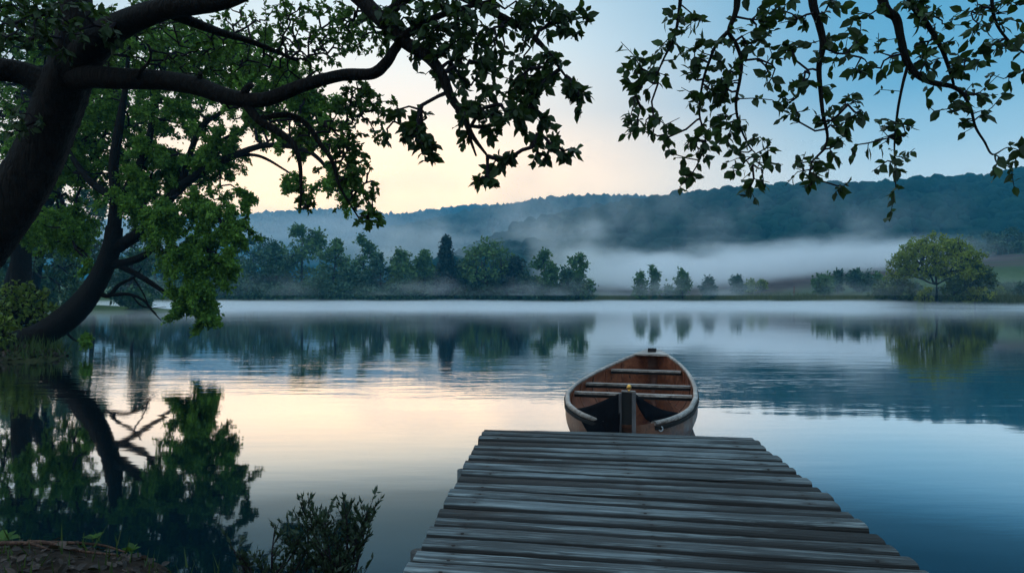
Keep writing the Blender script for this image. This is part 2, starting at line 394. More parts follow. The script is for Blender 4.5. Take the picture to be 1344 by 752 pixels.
def hill(name, prof, d0, d1, rough, mat, nu, nv, base=4, bump=(0, 1)):
    px = np.linspace(prof[0][0], prof[-1][0], nu); q = np.array(prof, float)
    cz = np.interp(px, q[:, 0], q[:, 1]); k = np.ones(9) / 9
    cz = np.convolve(np.pad(cz, 4, 'edge'), k, 'valid')
    v = np.linspace(0, 1.5, nv)[:, None]
    D = d0 + (d1 - d0) * v + 0 * px[None]
    zc = CAM_H + (HY - cz)[None] / FPX * d1
    f = np.where(v <= 1, np.sin(np.clip(v, 0, 1) * np.pi / 2) ** 1.1, 1 - .5 * (v - 1) ** 1.5)
    Xh = (px[None] - CX) / FPX * D
    Zh = base + (zc - base) * f + wob(Xh, D, rough) * rough * .07 * np.clip(v * 2, 0, 1) * (1 - .9 * np.exp(-((v - 1) / .15) ** 2))
    return px, Xh, D, Zh
PROF_A = [(560, 372), (620, 340), (660, 318), (700, 304), (760, 289), (830, 280), (900, 274), (1000, 268), (1100, 261), (1200, 253), (1280, 246), (1344, 239), (1500, 226), (1800, 215), (2300, 215)]
PROF_B = [(380, 345), (470, 320), (560, 300), (620, 288), (700, 277), (760, 271), (800, 268), (860, 267), (960, 265), (1060, 264), (1200, 268), (1400, 280)]
PROF_C = [(-1500, 262), (-800, 280), (-200, 298), (100, 294), (250, 290), (330, 286), (420, 280), (470, 278), (500, 284), (522, 287), (555, 280), (610, 274), (680, 274), (740, 277), (800, 282), (950, 300)]
_, XA, DA, ZA = hill('hill', PROF_A, 235, 430, 60, None, 260, 60, base=9)
ha = mk('hill', np.stack([XA, DA, ZA], -1), [grid_faces(*XA.shape)], M['hill'], smooth=True); ha['kind'] = 'structure'
_, XB, DB, ZB = hill('hill', PROF_B, 480, 780, 90, None, 200, 40, base=5)
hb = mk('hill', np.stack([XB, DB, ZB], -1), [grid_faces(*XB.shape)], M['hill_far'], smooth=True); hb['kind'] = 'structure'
_, XC, DC, ZC = hill('hill', PROF_C, 820, 1180, 110, None, 420, 40, base=5)
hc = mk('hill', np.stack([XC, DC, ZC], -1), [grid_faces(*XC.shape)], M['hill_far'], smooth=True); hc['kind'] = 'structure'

def ico(level=1):
    import bmesh
    bm = bmesh.new(); bmesh.ops.create_icosphere(bm, subdivisions=level, radius=1)
    V = np.array([v.co[:] for v in bm.verts]); F = np.array([[v.index for v in f.verts] for f in bm.faces]); bm.free(); return V, F
IV1, IF1 = ico(1); IV, IF = ico(2); IV3, IF3 = ico(3)
def forest(name, Xh, Dh, Zh, n, r0, r1, mat, vmax, tall=1.1, IV=IV, IF=IF):
    rows, cols = Xh.shape; rmax = int(rows * vmax)
    i = rng.random(n) * (rmax - 2); j = rng.random(n) * (cols - 2); i0 = i.astype(int); j0 = j.astype(int); fi = i - i0; fj = j - j0
    def smp(Q): return (Q[i0, j0] * (1 - fi) * (1 - fj) + Q[i0 + 1, j0] * fi * (1 - fj) + Q[i0, j0 + 1] * (1 - fi) * fj + Q[i0 + 1, j0 + 1] * fi * fj)
    P = np.stack([smp(Xh), smp(Dh), smp(Zh)], 1); r = rng.uniform(r0, r1, n) * np.exp(rng.normal(0, .15, n))
    # only the part of the slope the lake can see
    keep = np.abs(P[:, 0] / P[:, 1] + .1) < 1.15; P = P[keep]; r = r[keep]; n = len(P)
    bank = []
    for k in range(24):
        f = 1 + .14 * np.sin(IV @ rng.normal(0, 3, 3) + rng.random() * 6) + .10 * np.sin(IV @ rng.normal(0, 6, 3) + rng.random() * 6) + rng.normal(0, .06, len(IV))
        bank.append(IV * f[:, None] * np.array([1, 1, tall]))
    bank = np.array(bank)
    V = bank[rng.integers(0, 24, n)] * r[:, None, None] * np.exp(rng.normal(0, .12, (n, 1, 3))) + P[:, None] + np.array([0, 0, .35])[None, None] * r[:, None, None]
    F = (IF[None] + (np.arange(n) * len(IV))[:, None, None]).reshape(-1, 3)
    o = mk(name, V.reshape(-1, 3), [F], mat, smooth=True); o['kind'] = 'stuff'
    o['label'] = 'far wooded slope'; del o['label']
    return o
forest('forest', XA, DA, ZA, 11000, 2.0, 4.2, M['hill'], .74)
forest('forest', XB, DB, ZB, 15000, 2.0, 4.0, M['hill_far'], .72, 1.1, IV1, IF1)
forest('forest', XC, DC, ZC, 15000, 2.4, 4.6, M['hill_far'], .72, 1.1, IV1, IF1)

# ------------------------------------------------------------------ air and mist
def box_mesh(name, lo, hi, mat):
    lo = np.array(lo, float); hi = np.array(hi, float); c = (lo + hi) / 2; h = (hi - lo) / 2
    V = np.array([(x, y, z) for x in (-1, 1) for y in (-1, 1) for z in (-1, 1)]) * h
    F = [[(0, 1, 3, 2), (4, 6, 7, 5), (0, 4, 5, 1), (2, 3, 7, 6), (0, 2, 6, 4), (1, 5, 7, 3)]]
    o = mk(name, V, F, mat); o.location = c; o['kind'] = 'stuff'; return o
m, t, o = newmat('air_haze'); pv = t.nodes.new('ShaderNodeVolumePrincipled')
pv.inputs['Color'].default_value = (.065, .48, .80, 1); pv.inputs['Density'].default_value = .00060; pv.inputs['Anisotropy'].default_value = .1
t.links.new(pv.outputs[0], o.inputs['Volume']); M['haze'] = m
box_mesh('haze', (-1500, -60, -2), (1700, 1480, 205), M['haze'])

def mist_mat(name, dens, sc, lo, hi, zc, zw_lo, zw_hi, edge=.18, col=(.86, .93, .98), off=(0, 0, 0), yn=.2, yf=.8):
    """even-edged cloud: noise cut-off times soft limits inside its own box"""
    m, t, o = newmat(name); b = NB(t); tcn = b.n('ShaderNodeTexCoord'); g = tcn.outputs['Generated']; v = tcn.outputs['Object']
    s = b.n('ShaderNodeSeparateXYZ'); t.links.new(g, s.inputs[0])
    n = b.noise(b.map(v, sc, off), 1.0, 4, .6)
    d = b.mr(n, lo, hi)
    ex = b.math('MULTIPLY', b.mr(s.outputs['X'], 0, edge), b.mr(s.outputs['X'], 1, 1 - edge))
    ey = b.math('MULTIPLY', b.mr(s.outputs['Y'], 0, yn), b.mr(s.outputs['Y'], 1, yf))
    zz = b.math('ADD', s.outputs['Z'], b.math('MULTIPLY', b.math('SUBTRACT', n, .5), -.9))
    ez = b.math('MULTIPLY', b.mr(zz, zc + zw_hi, zc), b.mr(s.outputs['Z'], zc - zw_lo, zc))
    dd = b.math('MULTIPLY', b.math('MULTIPLY', b.math('MULTIPLY', d, ex), b.math('MULTIPLY', ey, ez)), dens)
    pv = b.n('ShaderNodeVolumePrincipled'); b.set(pv, 'Color', (*col, 1)); b.set(pv, 'Density', dd); b.set(pv, 'Anisotropy', .55)
    t.links.new(pv.outputs[0], o.inputs['Volume']); return m
# thin mist lying on the water, the fog bank over the meadow, wisps along the slopes
W1 = (.985, .99, 1.0)
box_mesh('mist', (-80, 70, .02), (105, 116.5, 1.6), mist_mat('mist_water', .65, (.045, .07, .5), .30, .68, .03, .04, .55, col=W1, yn=.9, yf=.985))
box_mesh('mist', (-70, 40, .02), (80, 69.8, .6), mist_mat('mist_veil', .025, (.06, .06, .4), .25, .75, .05, .06, .85, col=W1, off=(2, 7, 0)))
box_mesh('mist', (-75, 84, 1.55), (110, 128, 5.5), mist_mat('mist_steam', .022, (.10, .05, .22), .46, .72, .05, .06, .85, col=W1, off=(5, 2, 0)))
box_mesh('fog_bank', (2, 150, 2.5), (122, 205, 17), mist_mat('mist_bank', .22, (.042, .035, .10), .28, .68, .28, .28, .68, edge=.30, col=W1))
box_mesh('mist', (2, 152, 17.2), (112, 200, 36), mist_mat('mist_torn', .035, (.05, .045, .045), .48, .80, .02, .02, .75, edge=.2, col=W1, off=(4, 4, 1)))
box_mesh('mist', (-75, 225, 6), (60, 300, 52), mist_mat('mist_wisps', .03, (.03, .03, .05), .46, .70, .25, .25, .75, col=W1, off=(3, 1, 0)))
box_mesh('mist', (2, 130, 5), (22, 146, 28), mist_mat('mist_plume', .07, (.08, .08, .05), .46, .68, .25, .25, .7, edge=.35, col=W1, off=(9, 1, 0)))
box_mesh('mist', (-520, 500, 20), (60, 600, 84), mist_mat('mist_valley', .016, (.008, .01, .03), .33, .66, .35, .35, .6, col=W1, off=(1, 5, 2)))

# ------------------------------------------------------------------ trees
def limb(root, name, pts, rad, mat, sides=14, rough=.06, n=7):
    """pts: (px, py, depth); one limb as a tapered tube"""
    P = catmull([at(*p) for p in pts], n); r = np.interp(np.linspace(0, 1, len(P)), np.linspace(0, 1, len(rad)), rad)
    V, F = tube(P, r, sides, rough); part(name, V, F, mat, root, True); return P

def finish_tree(root, skel, targets, leafmat, twigmat, rmin, rmax, per, size, tpl, step, maxcnt=3, bal=.3, spread=.9, droop=.5, up=.6, arch=.12, scatter=0., sides=5, pw=.5):
    pos, par, cnt, ns = colonize(skel, targets, bal, step, arch)
    V, F = edge_tubes(pos, par, cnt, ns, rmin, rmax, sides, pw); part('twigs', V, F, twigmat, root)
    V, F = spray(pos, par, cnt, ns, per, size, tpl, maxcnt, spread, droop, up, scatter); part('crown', V, F, leafmat, root)

# --- the dark foreground tree on the left
def foreground_tree():
    base = at(-150, 640, 6); base[2] = 0
    root = thing('old_tree', 'dark thick-trunked old tree leaning in at the left edge, its long bare limb crossing overhead', 'tree', base)
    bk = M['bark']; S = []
    S.append(limb(root, 'trunk', [(-175, 655, 6.1), (-168, 600, 6), (-140, 480, 6), (-88, 395, 6), (-38, 332, 6), (2, 283, 6), (30, 245, 6), (52, 205, 6), (68, 165, 6), (82, 125, 5.95), (97, 75, 5.85), (100, 10, 5.8), (90, -80, 5.9), (70, -200, 6)],
                  [.40, .34, .28, .25, .235, .225, .215, .21, .205, .20, .17, .12, .09, .06], bk, 30, .10, 12))
    S.append(limb(root, 'branch', [(86, 108, 5.92), (120, 64, 5.7), (155, 36, 5.6), (215, 12, 5.4), (290, 2, 5.3), (345, -18, 5.2), (430, -45, 5.1)], [.15, .13, .105, .085, .07, .055, .04], bk, 16, .07, 9))
    S.append(limb(root, 'branch', [(78, 112, 5.95), (112, 102, 5.75), (160, 104, 5.65), (215, 106, 5.6), (258, 113, 5.5), (292, 125, 5.45), (325, 131, 5.4), (355, 129, 5.35), (400, 112, 5.3), (450, 99, 5.2), (488, 97, 5.15),
                                  (507, 82, 5.1), (520, 62, 5.1), (540, 40, 5.05), (585, 18, 5), (650, 0, 5)], [.12, .088, .078, .072, .066, .060, .054, .046, .042, .038, .030, .024, .012], bk, 16, .08, 8))
    S.append(limb(root, 'branch', [(74, 118, 5.95), (30, 96, 5.9), (-30, 88, 5.8), (-120, 70, 5.7)], [.13, .095, .09, .07], bk, 14, .07, 8))
    S.append(limb(root, 'branch', [(345, -18, 5.2), (420, -40, 5.2), (462, -12, 5.2), (500, 26, 5.15), (532, 56, 5.1), (562, 75, 5.05), (580, 98, 5), (592, 128, 5), (608, 152, 4.95), (620, 178, 4.9), (640, 205, 4.9)],
                  [.05, .055, .06, .058, .05, .045, .04, .034, .026, .018, .008], bk, 12, .08, 8))
    S.append(limb(root, 'branch', [(600, 145, 4.97), (612, 165, 4.95), (618, 185, 4.95), (625, 205, 4.95)], [.02, .016, .012, .007], bk, 8, .06, 6))
    S.append(limb(root, 'branch', [(318, 130, 5.4), (340, 158, 5.4), (362, 171, 5.4), (384, 188, 5.4), (393, 212, 5.4), (395, 245, 5.4), (394, 275, 5.4)], [.038, .034, .03, .024, .017, .012, .006], bk, 9, .06, 7))
    S.append(limb(root, 'branch', [(340, 156, 5.4), (378, 151, 5.45), (402, 163, 5.5), (418, 186, 5.5), (436, 212, 5.5), (446, 245, 5.5), (470, 285, 5.5)], [.02, .024, .022, .02, .016, .012, .006], bk, 9, .06, 7))
    S.append(limb(root, 'branch', [(500, 26, 5.15), (560, -20, 5), (610, -2, 5), (650, 18, 5), (690, 40, 4.95), (718, 68, 4.9), (742, 100, 4.9)], [.04, .035, .03, .027, .022, .016, .008], bk, 9, .06, 7))
    S.append(limb(root, 'branch', [(215, 14, 5.4), (280, 40, 5.6), (330, 55, 5.8), (390, 80, 6)], [.05, .035, .025, .012], bk, 9, .06, 7))
    for pts, rad in (([(258, 112, 5.5), (262, 102, 5.46), (263, 96, 5.42)], [.03, .022, .017]), ([(318, 128, 5.4), (324, 117, 5.35), (331, 111, 5.32)], [.036, .028, .022]),
                     ([(180, 102, 5.55), (186, 92, 5.5), (195, 82, 5.5), (200, 66, 5.5)], [.022, .014, .010, .005]), ([(400, 112, 5.3), (404, 102, 5.28), (414, 94, 5.25)], [.02, .012, .007])):
        limb(root, 'stub', pts, rad, bk, 9, .10, 4)
    skel = np.vstack([s[::2] for s in S])
    T = np.vstack([clump(*a) for a in [
        (60, 25, 5.2, 120, 40, 80), (30, 50, 5.2, 80, 40, 50), (540, 25, 5.1, 70, 32, 80), (615, 25, 5, 70, 40, 85), (690, 25, 5, 60, 38, 62), (742, 20, 4.9, 34, 28, 34), (590, 75, 5.1, 60, 40, 70), (650, 85, 5, 60, 45, 72),
        (20, 160, 5.6, 40, 25, 20)]] + [spray_clump(*a, (.25, 0, -.35)) for a in [
        (705, 85, 4.9, 48, 42, 60), (752, 112, 4.9, 36, 24, 36), (690, 140, 4.9, 44, 48, 78), (715, 180, 4.9, 36, 30, 36), (742, 195, 4.9, 18, 12, 12), (640, 150, 4.95, 48, 42, 78), (655, 205, 4.9, 36, 26, 30), (632, 230, 4.9, 26, 14, 18),
        (540, 150, 5.1, 46, 42, 54), (565, 195, 5.1, 32, 27, 24), (520, 165, 5.2, 32, 27, 24)]])
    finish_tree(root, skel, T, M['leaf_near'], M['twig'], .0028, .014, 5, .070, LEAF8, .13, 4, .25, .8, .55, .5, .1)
    T = np.vstack([clump(*a) for a in [(180, 55, 6.2, 110, 45, 110), (300, 50, 6.4, 110, 45, 190), (410, 35, 6, 90, 40, 200), (475, 40, 5.7, 50, 40, 100), (380, 90, 6.3, 70, 34, 110), (250, 90, 6.4, 90, 30, 90), (120, 45, 6.2, 90, 40, 80)]] +
                  [spray_clump(*a, (.2, 0, -.35)) for a in [(470, 130, 5.7, 50, 42, 150), (450, 185, 5.7, 52, 46, 170), (470, 235, 5.6, 44, 36, 120), (485, 275, 5.5, 30, 24, 54), (400, 258, 5.5, 24, 28, 36), (345, 150, 5.9, 60, 26, 70), (410, 165, 5.8, 50, 24, 80)]])
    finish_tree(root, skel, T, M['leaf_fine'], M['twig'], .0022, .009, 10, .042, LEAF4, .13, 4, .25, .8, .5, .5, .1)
    return root
foreground_tree()

# --- hanging boughs on the right
def overhang_tree():
    root = thing('overhanging_tree', 'tree reaching in from outside the frame, its leafy boughs hanging at the top right', 'tree', (5.9, 3.5, .2))
    bk = M['bark']; D = 3.9; S = []
    P = catmull([(6.0, 3.45, 0.0), (5.85, 3.5, 1.4), (5.6, 3.6, 2.8), (5.0, 3.75, 3.9), (4.1, 3.85, 4.45), (3.0, 3.9, 4.6), (1.9, 3.95, 4.5), (.95, 4.0, 4.2)], 8)
    V, F = tube(P, np.interp(np.linspace(0, 1, len(P)), [0, .3, .6, .85, 1], [.3, .2, .1, .05, .03]), 16, .07); part('trunk', V, F, bk, root, True)
    P2 = catmull([(5.6, 3.6, 2.8), (5.9, 3.3, 4.2), (6.4, 2.8, 5.6), (6.6, 2.3, 7)], 8)
    V, F = tube(P2, np.interp(np.linspace(0, 1, len(P2)), [0, 1], [.16, .05]), 12, .07); part('branch', V, F, bk, root, True)
    def H(pts, rad): S.append(limb(root, 'branch', [(*p, D) if len(p) == 2 else p for p in pts], rad, bk, 9, .07, 6))
    H([(905, -200, 3.98), (900, -90), (894, -10), (890, 26), (884, 52), (870, 80), (858, 110)], [.02, .016, .012, .010, .008, .006, .004])
    H([(985, -270, 3.95), (975, -120), (968, -6), (965, 18), (957, 42), (966, 58), (973, 80), (971, 105), (966, 135), (970, 162), (982, 190), (992, 202)], [.026, .022, .02, .016, .013, .012, .011, .01, .009, .007, .005, .003])
    H([(958, 40), (942, 56), (932, 78), (922, 110), (918, 150), (926, 185), (912, 222), (892, 246)], [.012, .010, .008, .007, .006, .005, .004, .002])
    H([(1050, -280, 3.92), (1058, -120), (1066, -4), (1074, 28), (1080, 58), (1075, 88), (1077, 120), (1080, 150), (1086, 178), (1082, 196)], [.028, .026, .024, .021, .018, .015, .012, .010, .008, .004])
    H([(1120, -280, 3.9), (1140, -120), (1158, 0), (1176, 24), (1182, 50), (1190, 80), (1204, 99), (1225, 109), (1250, 114), (1268, 126)], [.034, .03, .026, .024, .022, .02, .018, .016, .013, .010])
    H([(1192, 84), (1184, 115), (1178, 148), (1174, 190), (1175, 236)], [.010, .008, .007, .005, .002])
    H([(1262, 120), (1274, 142), (1280, 166), (1292, 186), (1303, 203), (1322, 194), (1340, 198)], [.009, .008, .007, .006, .005, .003, .002])
    H([(1130, -200, 3.9), (1170, -60), (1196, 4), (1214, 28), (1234, 60), (1246, 92), (1252, 112)], [.026, .022, .018, .016, .013, .010, .007])
    H([(1300, -200, 3.85), (1302, -40), (1304, 20), (1325, 55), (1360, 80), (1400, 110)], [.018, .012, .009, .007, .005, .003])
    skel = np.vstack([s[3:] for s in S])
    T = [clump(*a) for a in [
        (846, 95, D, 26, 34, 14), (840, 140, D, 22, 26, 9), (862, 168, D, 22, 18, 7), (878, 40, D, 14, 26, 5), (905, 22, D, 18, 18, 5), (925, 75, D, 26, 28, 12), (955, 108, D, 24, 30, 14), (930, 130, D, 24, 24, 9),
        (915, 180, D, 20, 30, 9), (904, 232, D, 10, 12, 3), (960, 160, D, 22, 22, 9), (990, 205, D, 28, 28, 12), (985, 238, D, 16, 14, 5), (985, 45, D, 18, 34, 11), (1012, 22, D, 24, 22, 9), (1030, 60, D, 16, 16, 4), (1008, 90, D, 14, 20, 4),
        (1052, 100, D, 22, 24, 8), (1038, 135, D, 22, 22, 8), (1108, 55, D, 26, 22, 11), (1128, 92, D, 22, 18, 7), (1092, 160, D, 34, 34, 15), (1120, 150, D, 22, 30, 8), (1075, 205, D, 26, 22, 10), (1068, 238, D, 20, 12, 6), (1096, 245, D, 10, 8, 3), (1045, 25, D, 14, 20, 4), (1095, 15, D, 18, 16, 5), (1128, 198, D, 16, 16, 4),
        (1160, 70, D, 18, 30, 6), (1178, 170, D, 24, 26, 9), (1172, 215, D, 16, 20, 5), (1175, 248, D, 7, 5, 2), (1212, 80, D, 24, 22, 11), (1232, 40, D, 26, 30, 13), (1265, 25, D, 28, 24, 12), (1262, 90, D, 30, 22, 12), (1290, 120, D, 28, 16, 9), (1255, 138, D, 26, 12, 6), (1270, 152, D, 16, 14, 4),
        (1312, 55, D, 24, 26, 11), (1335, 95, D, 16, 22, 6), (1315, 15, D, 26, 20, 9), (1200, 12, D, 22, 16, 7), (1150, 20, D, 14, 18, 4), (1308, 212, D, 12, 9, 3), (1332, 204, D, 14, 9, 3), (1325, 222, D, 8, 8, 2),
        (1400, 60, D, 40, 60, 14), (1450, 0, D, 60, 60, 16)]]
    # leaf cover above the frame, on the limb itself
    T.append(ell((3.2, 3.9, 4.9), (2.2, .9, .5), 60)); T.append(ell((6.3, 2.8, 6.2), (1.6, 1.6, 1.4), 90))
    T = np.vstack(T); T = np.vstack([T, T[:-150] + rng.normal(0, .06, (len(T) - 150, 3)), T[:170] + rng.normal(0, .05, (170, 3))]); skel = np.vstack([skel, P[24::3], P2[6::3]])
    finish_tree(root, skel, T, M['leaf_near'], M['twig'], .0018, .006, 3, .060, LEAF8, .13, 3, .2, .75, .55, .5, .08)
overhang_tree()

# --- the tree leaning out over the water
def leaning_tree():
    d = 18.7; base = at(-40, 474, d); base[2] = .3
    root = thing('leaning_tree', 'leafy tree on the left bank with a curved trunk leaning low over the water', 'tree', base)
    bk = M['bark']; S = []
    def L(name, pts, rad, sides=12, n=7): S.append(limb(root, name, [(*p, d) if len(p) == 2 else p for p in pts], rad, bk, sides, .07, n))
    L('trunk', [(-60, 476), (-20, 468), (22, 452), (60, 437), (95, 412), (118, 385), (135, 355), (146, 325), (150, 298)], [.60, .42, .36, .34, .32, .29, .26, .235, .20], 20, 9)
    L('branch', [(148, 312), (151, 290), (152, 258), (149, 220), (156, 170), (164, 120), (170, 55)], [.19, .17, .15, .13, .11, .08, .04])
    L('branch', [(151, 285), (166, 250), (184, 215), (196, 180), (200, 145), (198, 95)], [.14, .12, .11, .09, .07, .03])
    L('branch', [(146, 330), (165, 318), (188, 302), (210, 276), (231, 252), (261, 228, 18.4), (308, 204, 18), (352, 191, 17.5), (402, 198, 17), (430, 222, 17), (452, 258, 17)], [.17, .16, .15, .14, .13, .11, .09, .07, .055, .04, .02])
    L('branch', [(231, 252), (252, 210), (280, 190), (318, 170), (345, 150)], [.09, .075, .06, .045, .02])
    L('branch', [(238, 245), (250, 200), (266, 165), (292, 146), (320, 110)], [.10, .085, .07, .05, .02])
    L('branch', [(140, 348), (165, 345), (191, 334), (203, 318), (215, 297), (236, 288), (262, 285)], [.13, .11, .09, .075, .055, .035, .015])
    L('branch', [(196, 328), (222, 332), (248, 341)], [.06, .045, .02], 8)
    L('branch', [(143, 342), (181, 361), (212, 381), (238, 401), (262, 418)], [.09, .075, .06, .045, .02])
    L('branch', [(128, 385), (143, 388), (156, 374), (176, 364), (186, 352)], [.07, .06, .05, .035, .015], 8)
    L('branch', [(143, 388), (168, 386), (188, 394), (200, 408), (212, 421)], [.05, .045, .035, .025, .008], 8)
    L('branch', [(172, 386), (184, 400), (198, 404), (218, 403)], [.03, .025, .015, .006], 7)
    L('branch', [(176, 366), (188, 385), (196, 402), (206, 412)], [.025, .02, .012, .005], 7)
    L('branch', [(80, 428), (96, 445), (112, 449)], [.05, .03, .01], 7)
    L('branch', [(308, 204, 18), (340, 205, 18), (372, 222, 18), (398, 240, 18)], [.05, .04, .03, .01], 7)
    L('branch', [(150, 260), (115, 235), (85, 190), (60, 150)], [.12, .09, .06, .03], 8)
    skel = np.vstack([S[0][40:]] + [s[::2] for s in S[1:9]] + [S[13], S[14][4:], S[15]])
    T = [clump(*a) for a in [
        (150, 60, 19.5, 110, 45, 200), (260, 80, 19, 90, 45, 220), (150, 150, 20, 80, 50, 190), (70, 130, 20, 60, 50, 150), (60, 210, 19.5, 55, 45, 150), (22, 260, 19.5, 25, 50, 60), (240, 145, 19, 70, 40, 150), (100, 225, 20, 75, 45, 190), (215, 232, 19.6, 62, 38, 170), (60, 300, 21, 46, 34, 110), (284, 215, 18.6, 44, 26, 90), (130, 180, 20, 60, 40, 120)]]
    T += [spray_clump(*a) for a in [
        (350, 95, 18, 80, 45, 260), (410, 140, 17.2, 54, 45, 190), (200, 205, 18.8, 55, 45, 170), (90, 290, 19.2, 55, 40, 150), (170, 262, 18.4, 50, 32, 130), (215, 290, 18, 56, 40, 200), (262, 275, 18, 56, 36, 220),
        (300, 296, 17.8, 34, 30, 110), (245, 335, 17.8, 56, 34, 240), (286, 345, 17.5, 32, 28, 100), (258, 385, 17.5, 30, 44, 180), (272, 418, 17.4, 17, 22, 60), (240, 395, 17.6, 22, 28, 70),
        (112, 447, 18.2, 14, 9, 24), (330, 150, 18, 56, 30, 150), (390, 185, 17.4, 50, 22, 90), (290, 185, 18.3, 50, 24, 90), (440, 235, 17, 30, 30, 60), (385, 240, 17.5, 26, 20, 40), (120, 345, 19, 24, 18, 40), (185, 240, 18.6, 32, 28, 70), (320, 262, 17.7, 18, 14, 30)]]
    T = np.vstack(T)
    finish_tree(root, skel, T, M['leaf_lean'], M['twig'], .008, .032, 62, .088, LEAF4, .5, 4, .25, .9, .45, .7, .1, .05)
leaning_tree()

# --- trees standing behind it on the left bank
def bank_tree(label, trunk, rad, clumps, leafmat, size=.18, per=6):
    b0 = at(*trunk[0]); root = thing('bank_tree', label, 'tree', b0, 'trees on the left bank')
    S = [limb(root, 'trunk', trunk, rad, M['bark'], 14, .07, 8)]
    T = np.vstack([clump(*a) for a in clumps])
    finish_tree(root, S[0][len(S[0]) // 3:], T, leafmat, M['twig'], .012, .08, per * 4, size * .80, LEAF4, .8, 3, .25, .9, .4, .7, .14, .08)
bank_tree('straight dark tree trunk standing behind the leaning trunk at the left edge', [(26, 420, 24), (27, 350, 24), (29, 290, 24), (36, 200, 24.3), (44, 110, 24.5), (60, 20, 25)], [.36, .31, .28, .24, .17, .07],
          [(40, 200, 25, 70, 60, 190), (20, 110, 25, 70, 55, 190), (100, 120, 26, 70, 55, 190), (60, 30, 25, 100, 45, 200), (95, 310, 26, 34, 30, 70), (0, 290, 25, 24, 40, 60)], M['leaf_canopy'])
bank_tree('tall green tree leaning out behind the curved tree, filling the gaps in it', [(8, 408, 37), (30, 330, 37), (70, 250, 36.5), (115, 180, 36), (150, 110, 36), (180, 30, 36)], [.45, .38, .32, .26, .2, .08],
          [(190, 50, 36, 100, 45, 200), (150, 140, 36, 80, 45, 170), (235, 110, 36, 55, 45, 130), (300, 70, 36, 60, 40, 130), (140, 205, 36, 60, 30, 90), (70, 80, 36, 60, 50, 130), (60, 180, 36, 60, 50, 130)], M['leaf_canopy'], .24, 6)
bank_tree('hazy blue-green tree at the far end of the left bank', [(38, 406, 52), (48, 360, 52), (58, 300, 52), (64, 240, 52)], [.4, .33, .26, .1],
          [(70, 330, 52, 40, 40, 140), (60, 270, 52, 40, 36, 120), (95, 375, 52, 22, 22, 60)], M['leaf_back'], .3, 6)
def shrub(label, px, py, d, rx, ry, n, leafmat, size, group=None, per=7, name='shrub', extra=()):
    b0 = at(px, py, d); b0[2] = max(float(ground_z(b0[0], b0[1])), 0.0) - .03
    root = thing(name, label, 'shrub', b0, group)
    k = d / FPX; cz = np.array([b0[0], d, max(b0[2] + ry * k, CAM_H - (py - HY) * k)])
    T = [ell(cz, (rx * k, .5 * (rx + ry) * k, ry * k), n)] + [clump(*a) for a in extra]
    T = np.vstack(T); T = T[T[:, 2] > b0[2] + .05]
    skel = b0 + np.linspace(0, 1, 5)[:, None] * np.array([0, 0, max(.2, (cz[2] - b0[2]) * .6)])
    pos, par, cnt, ns = colonize(skel, T, .3, max(.12, d * .02), .1)
    V, F = edge_tubes(pos, par, cnt, ns, .0005 * d, .003 * d); 
    V2, F2 = tube(skel, np.linspace(.004 * d, .002 * d, 5), 7); gg = Geo(); gg.add(V, F); gg.add(V2, F2); V, F = gg.get()
    part('stems', V, F, M['twig'], root)
    V, F = spray(pos, par, cnt, ns, per, size, LEAF4, 3, .9, .3, .7, size * .4); part('foliage', V, F, leafmat, root)
    return root
shrub('yellow-green bush behind the base of the leaning trunk', 28, 405, 20.5, 44, 36, 330, M['leaf_bush'], .13, per=8)
shrub('small green bush in front of the leaning trunk at the left frame edge', -8, 450, 17.2, 24, 24, 120, M['leaf_bush'], .11, per=8)

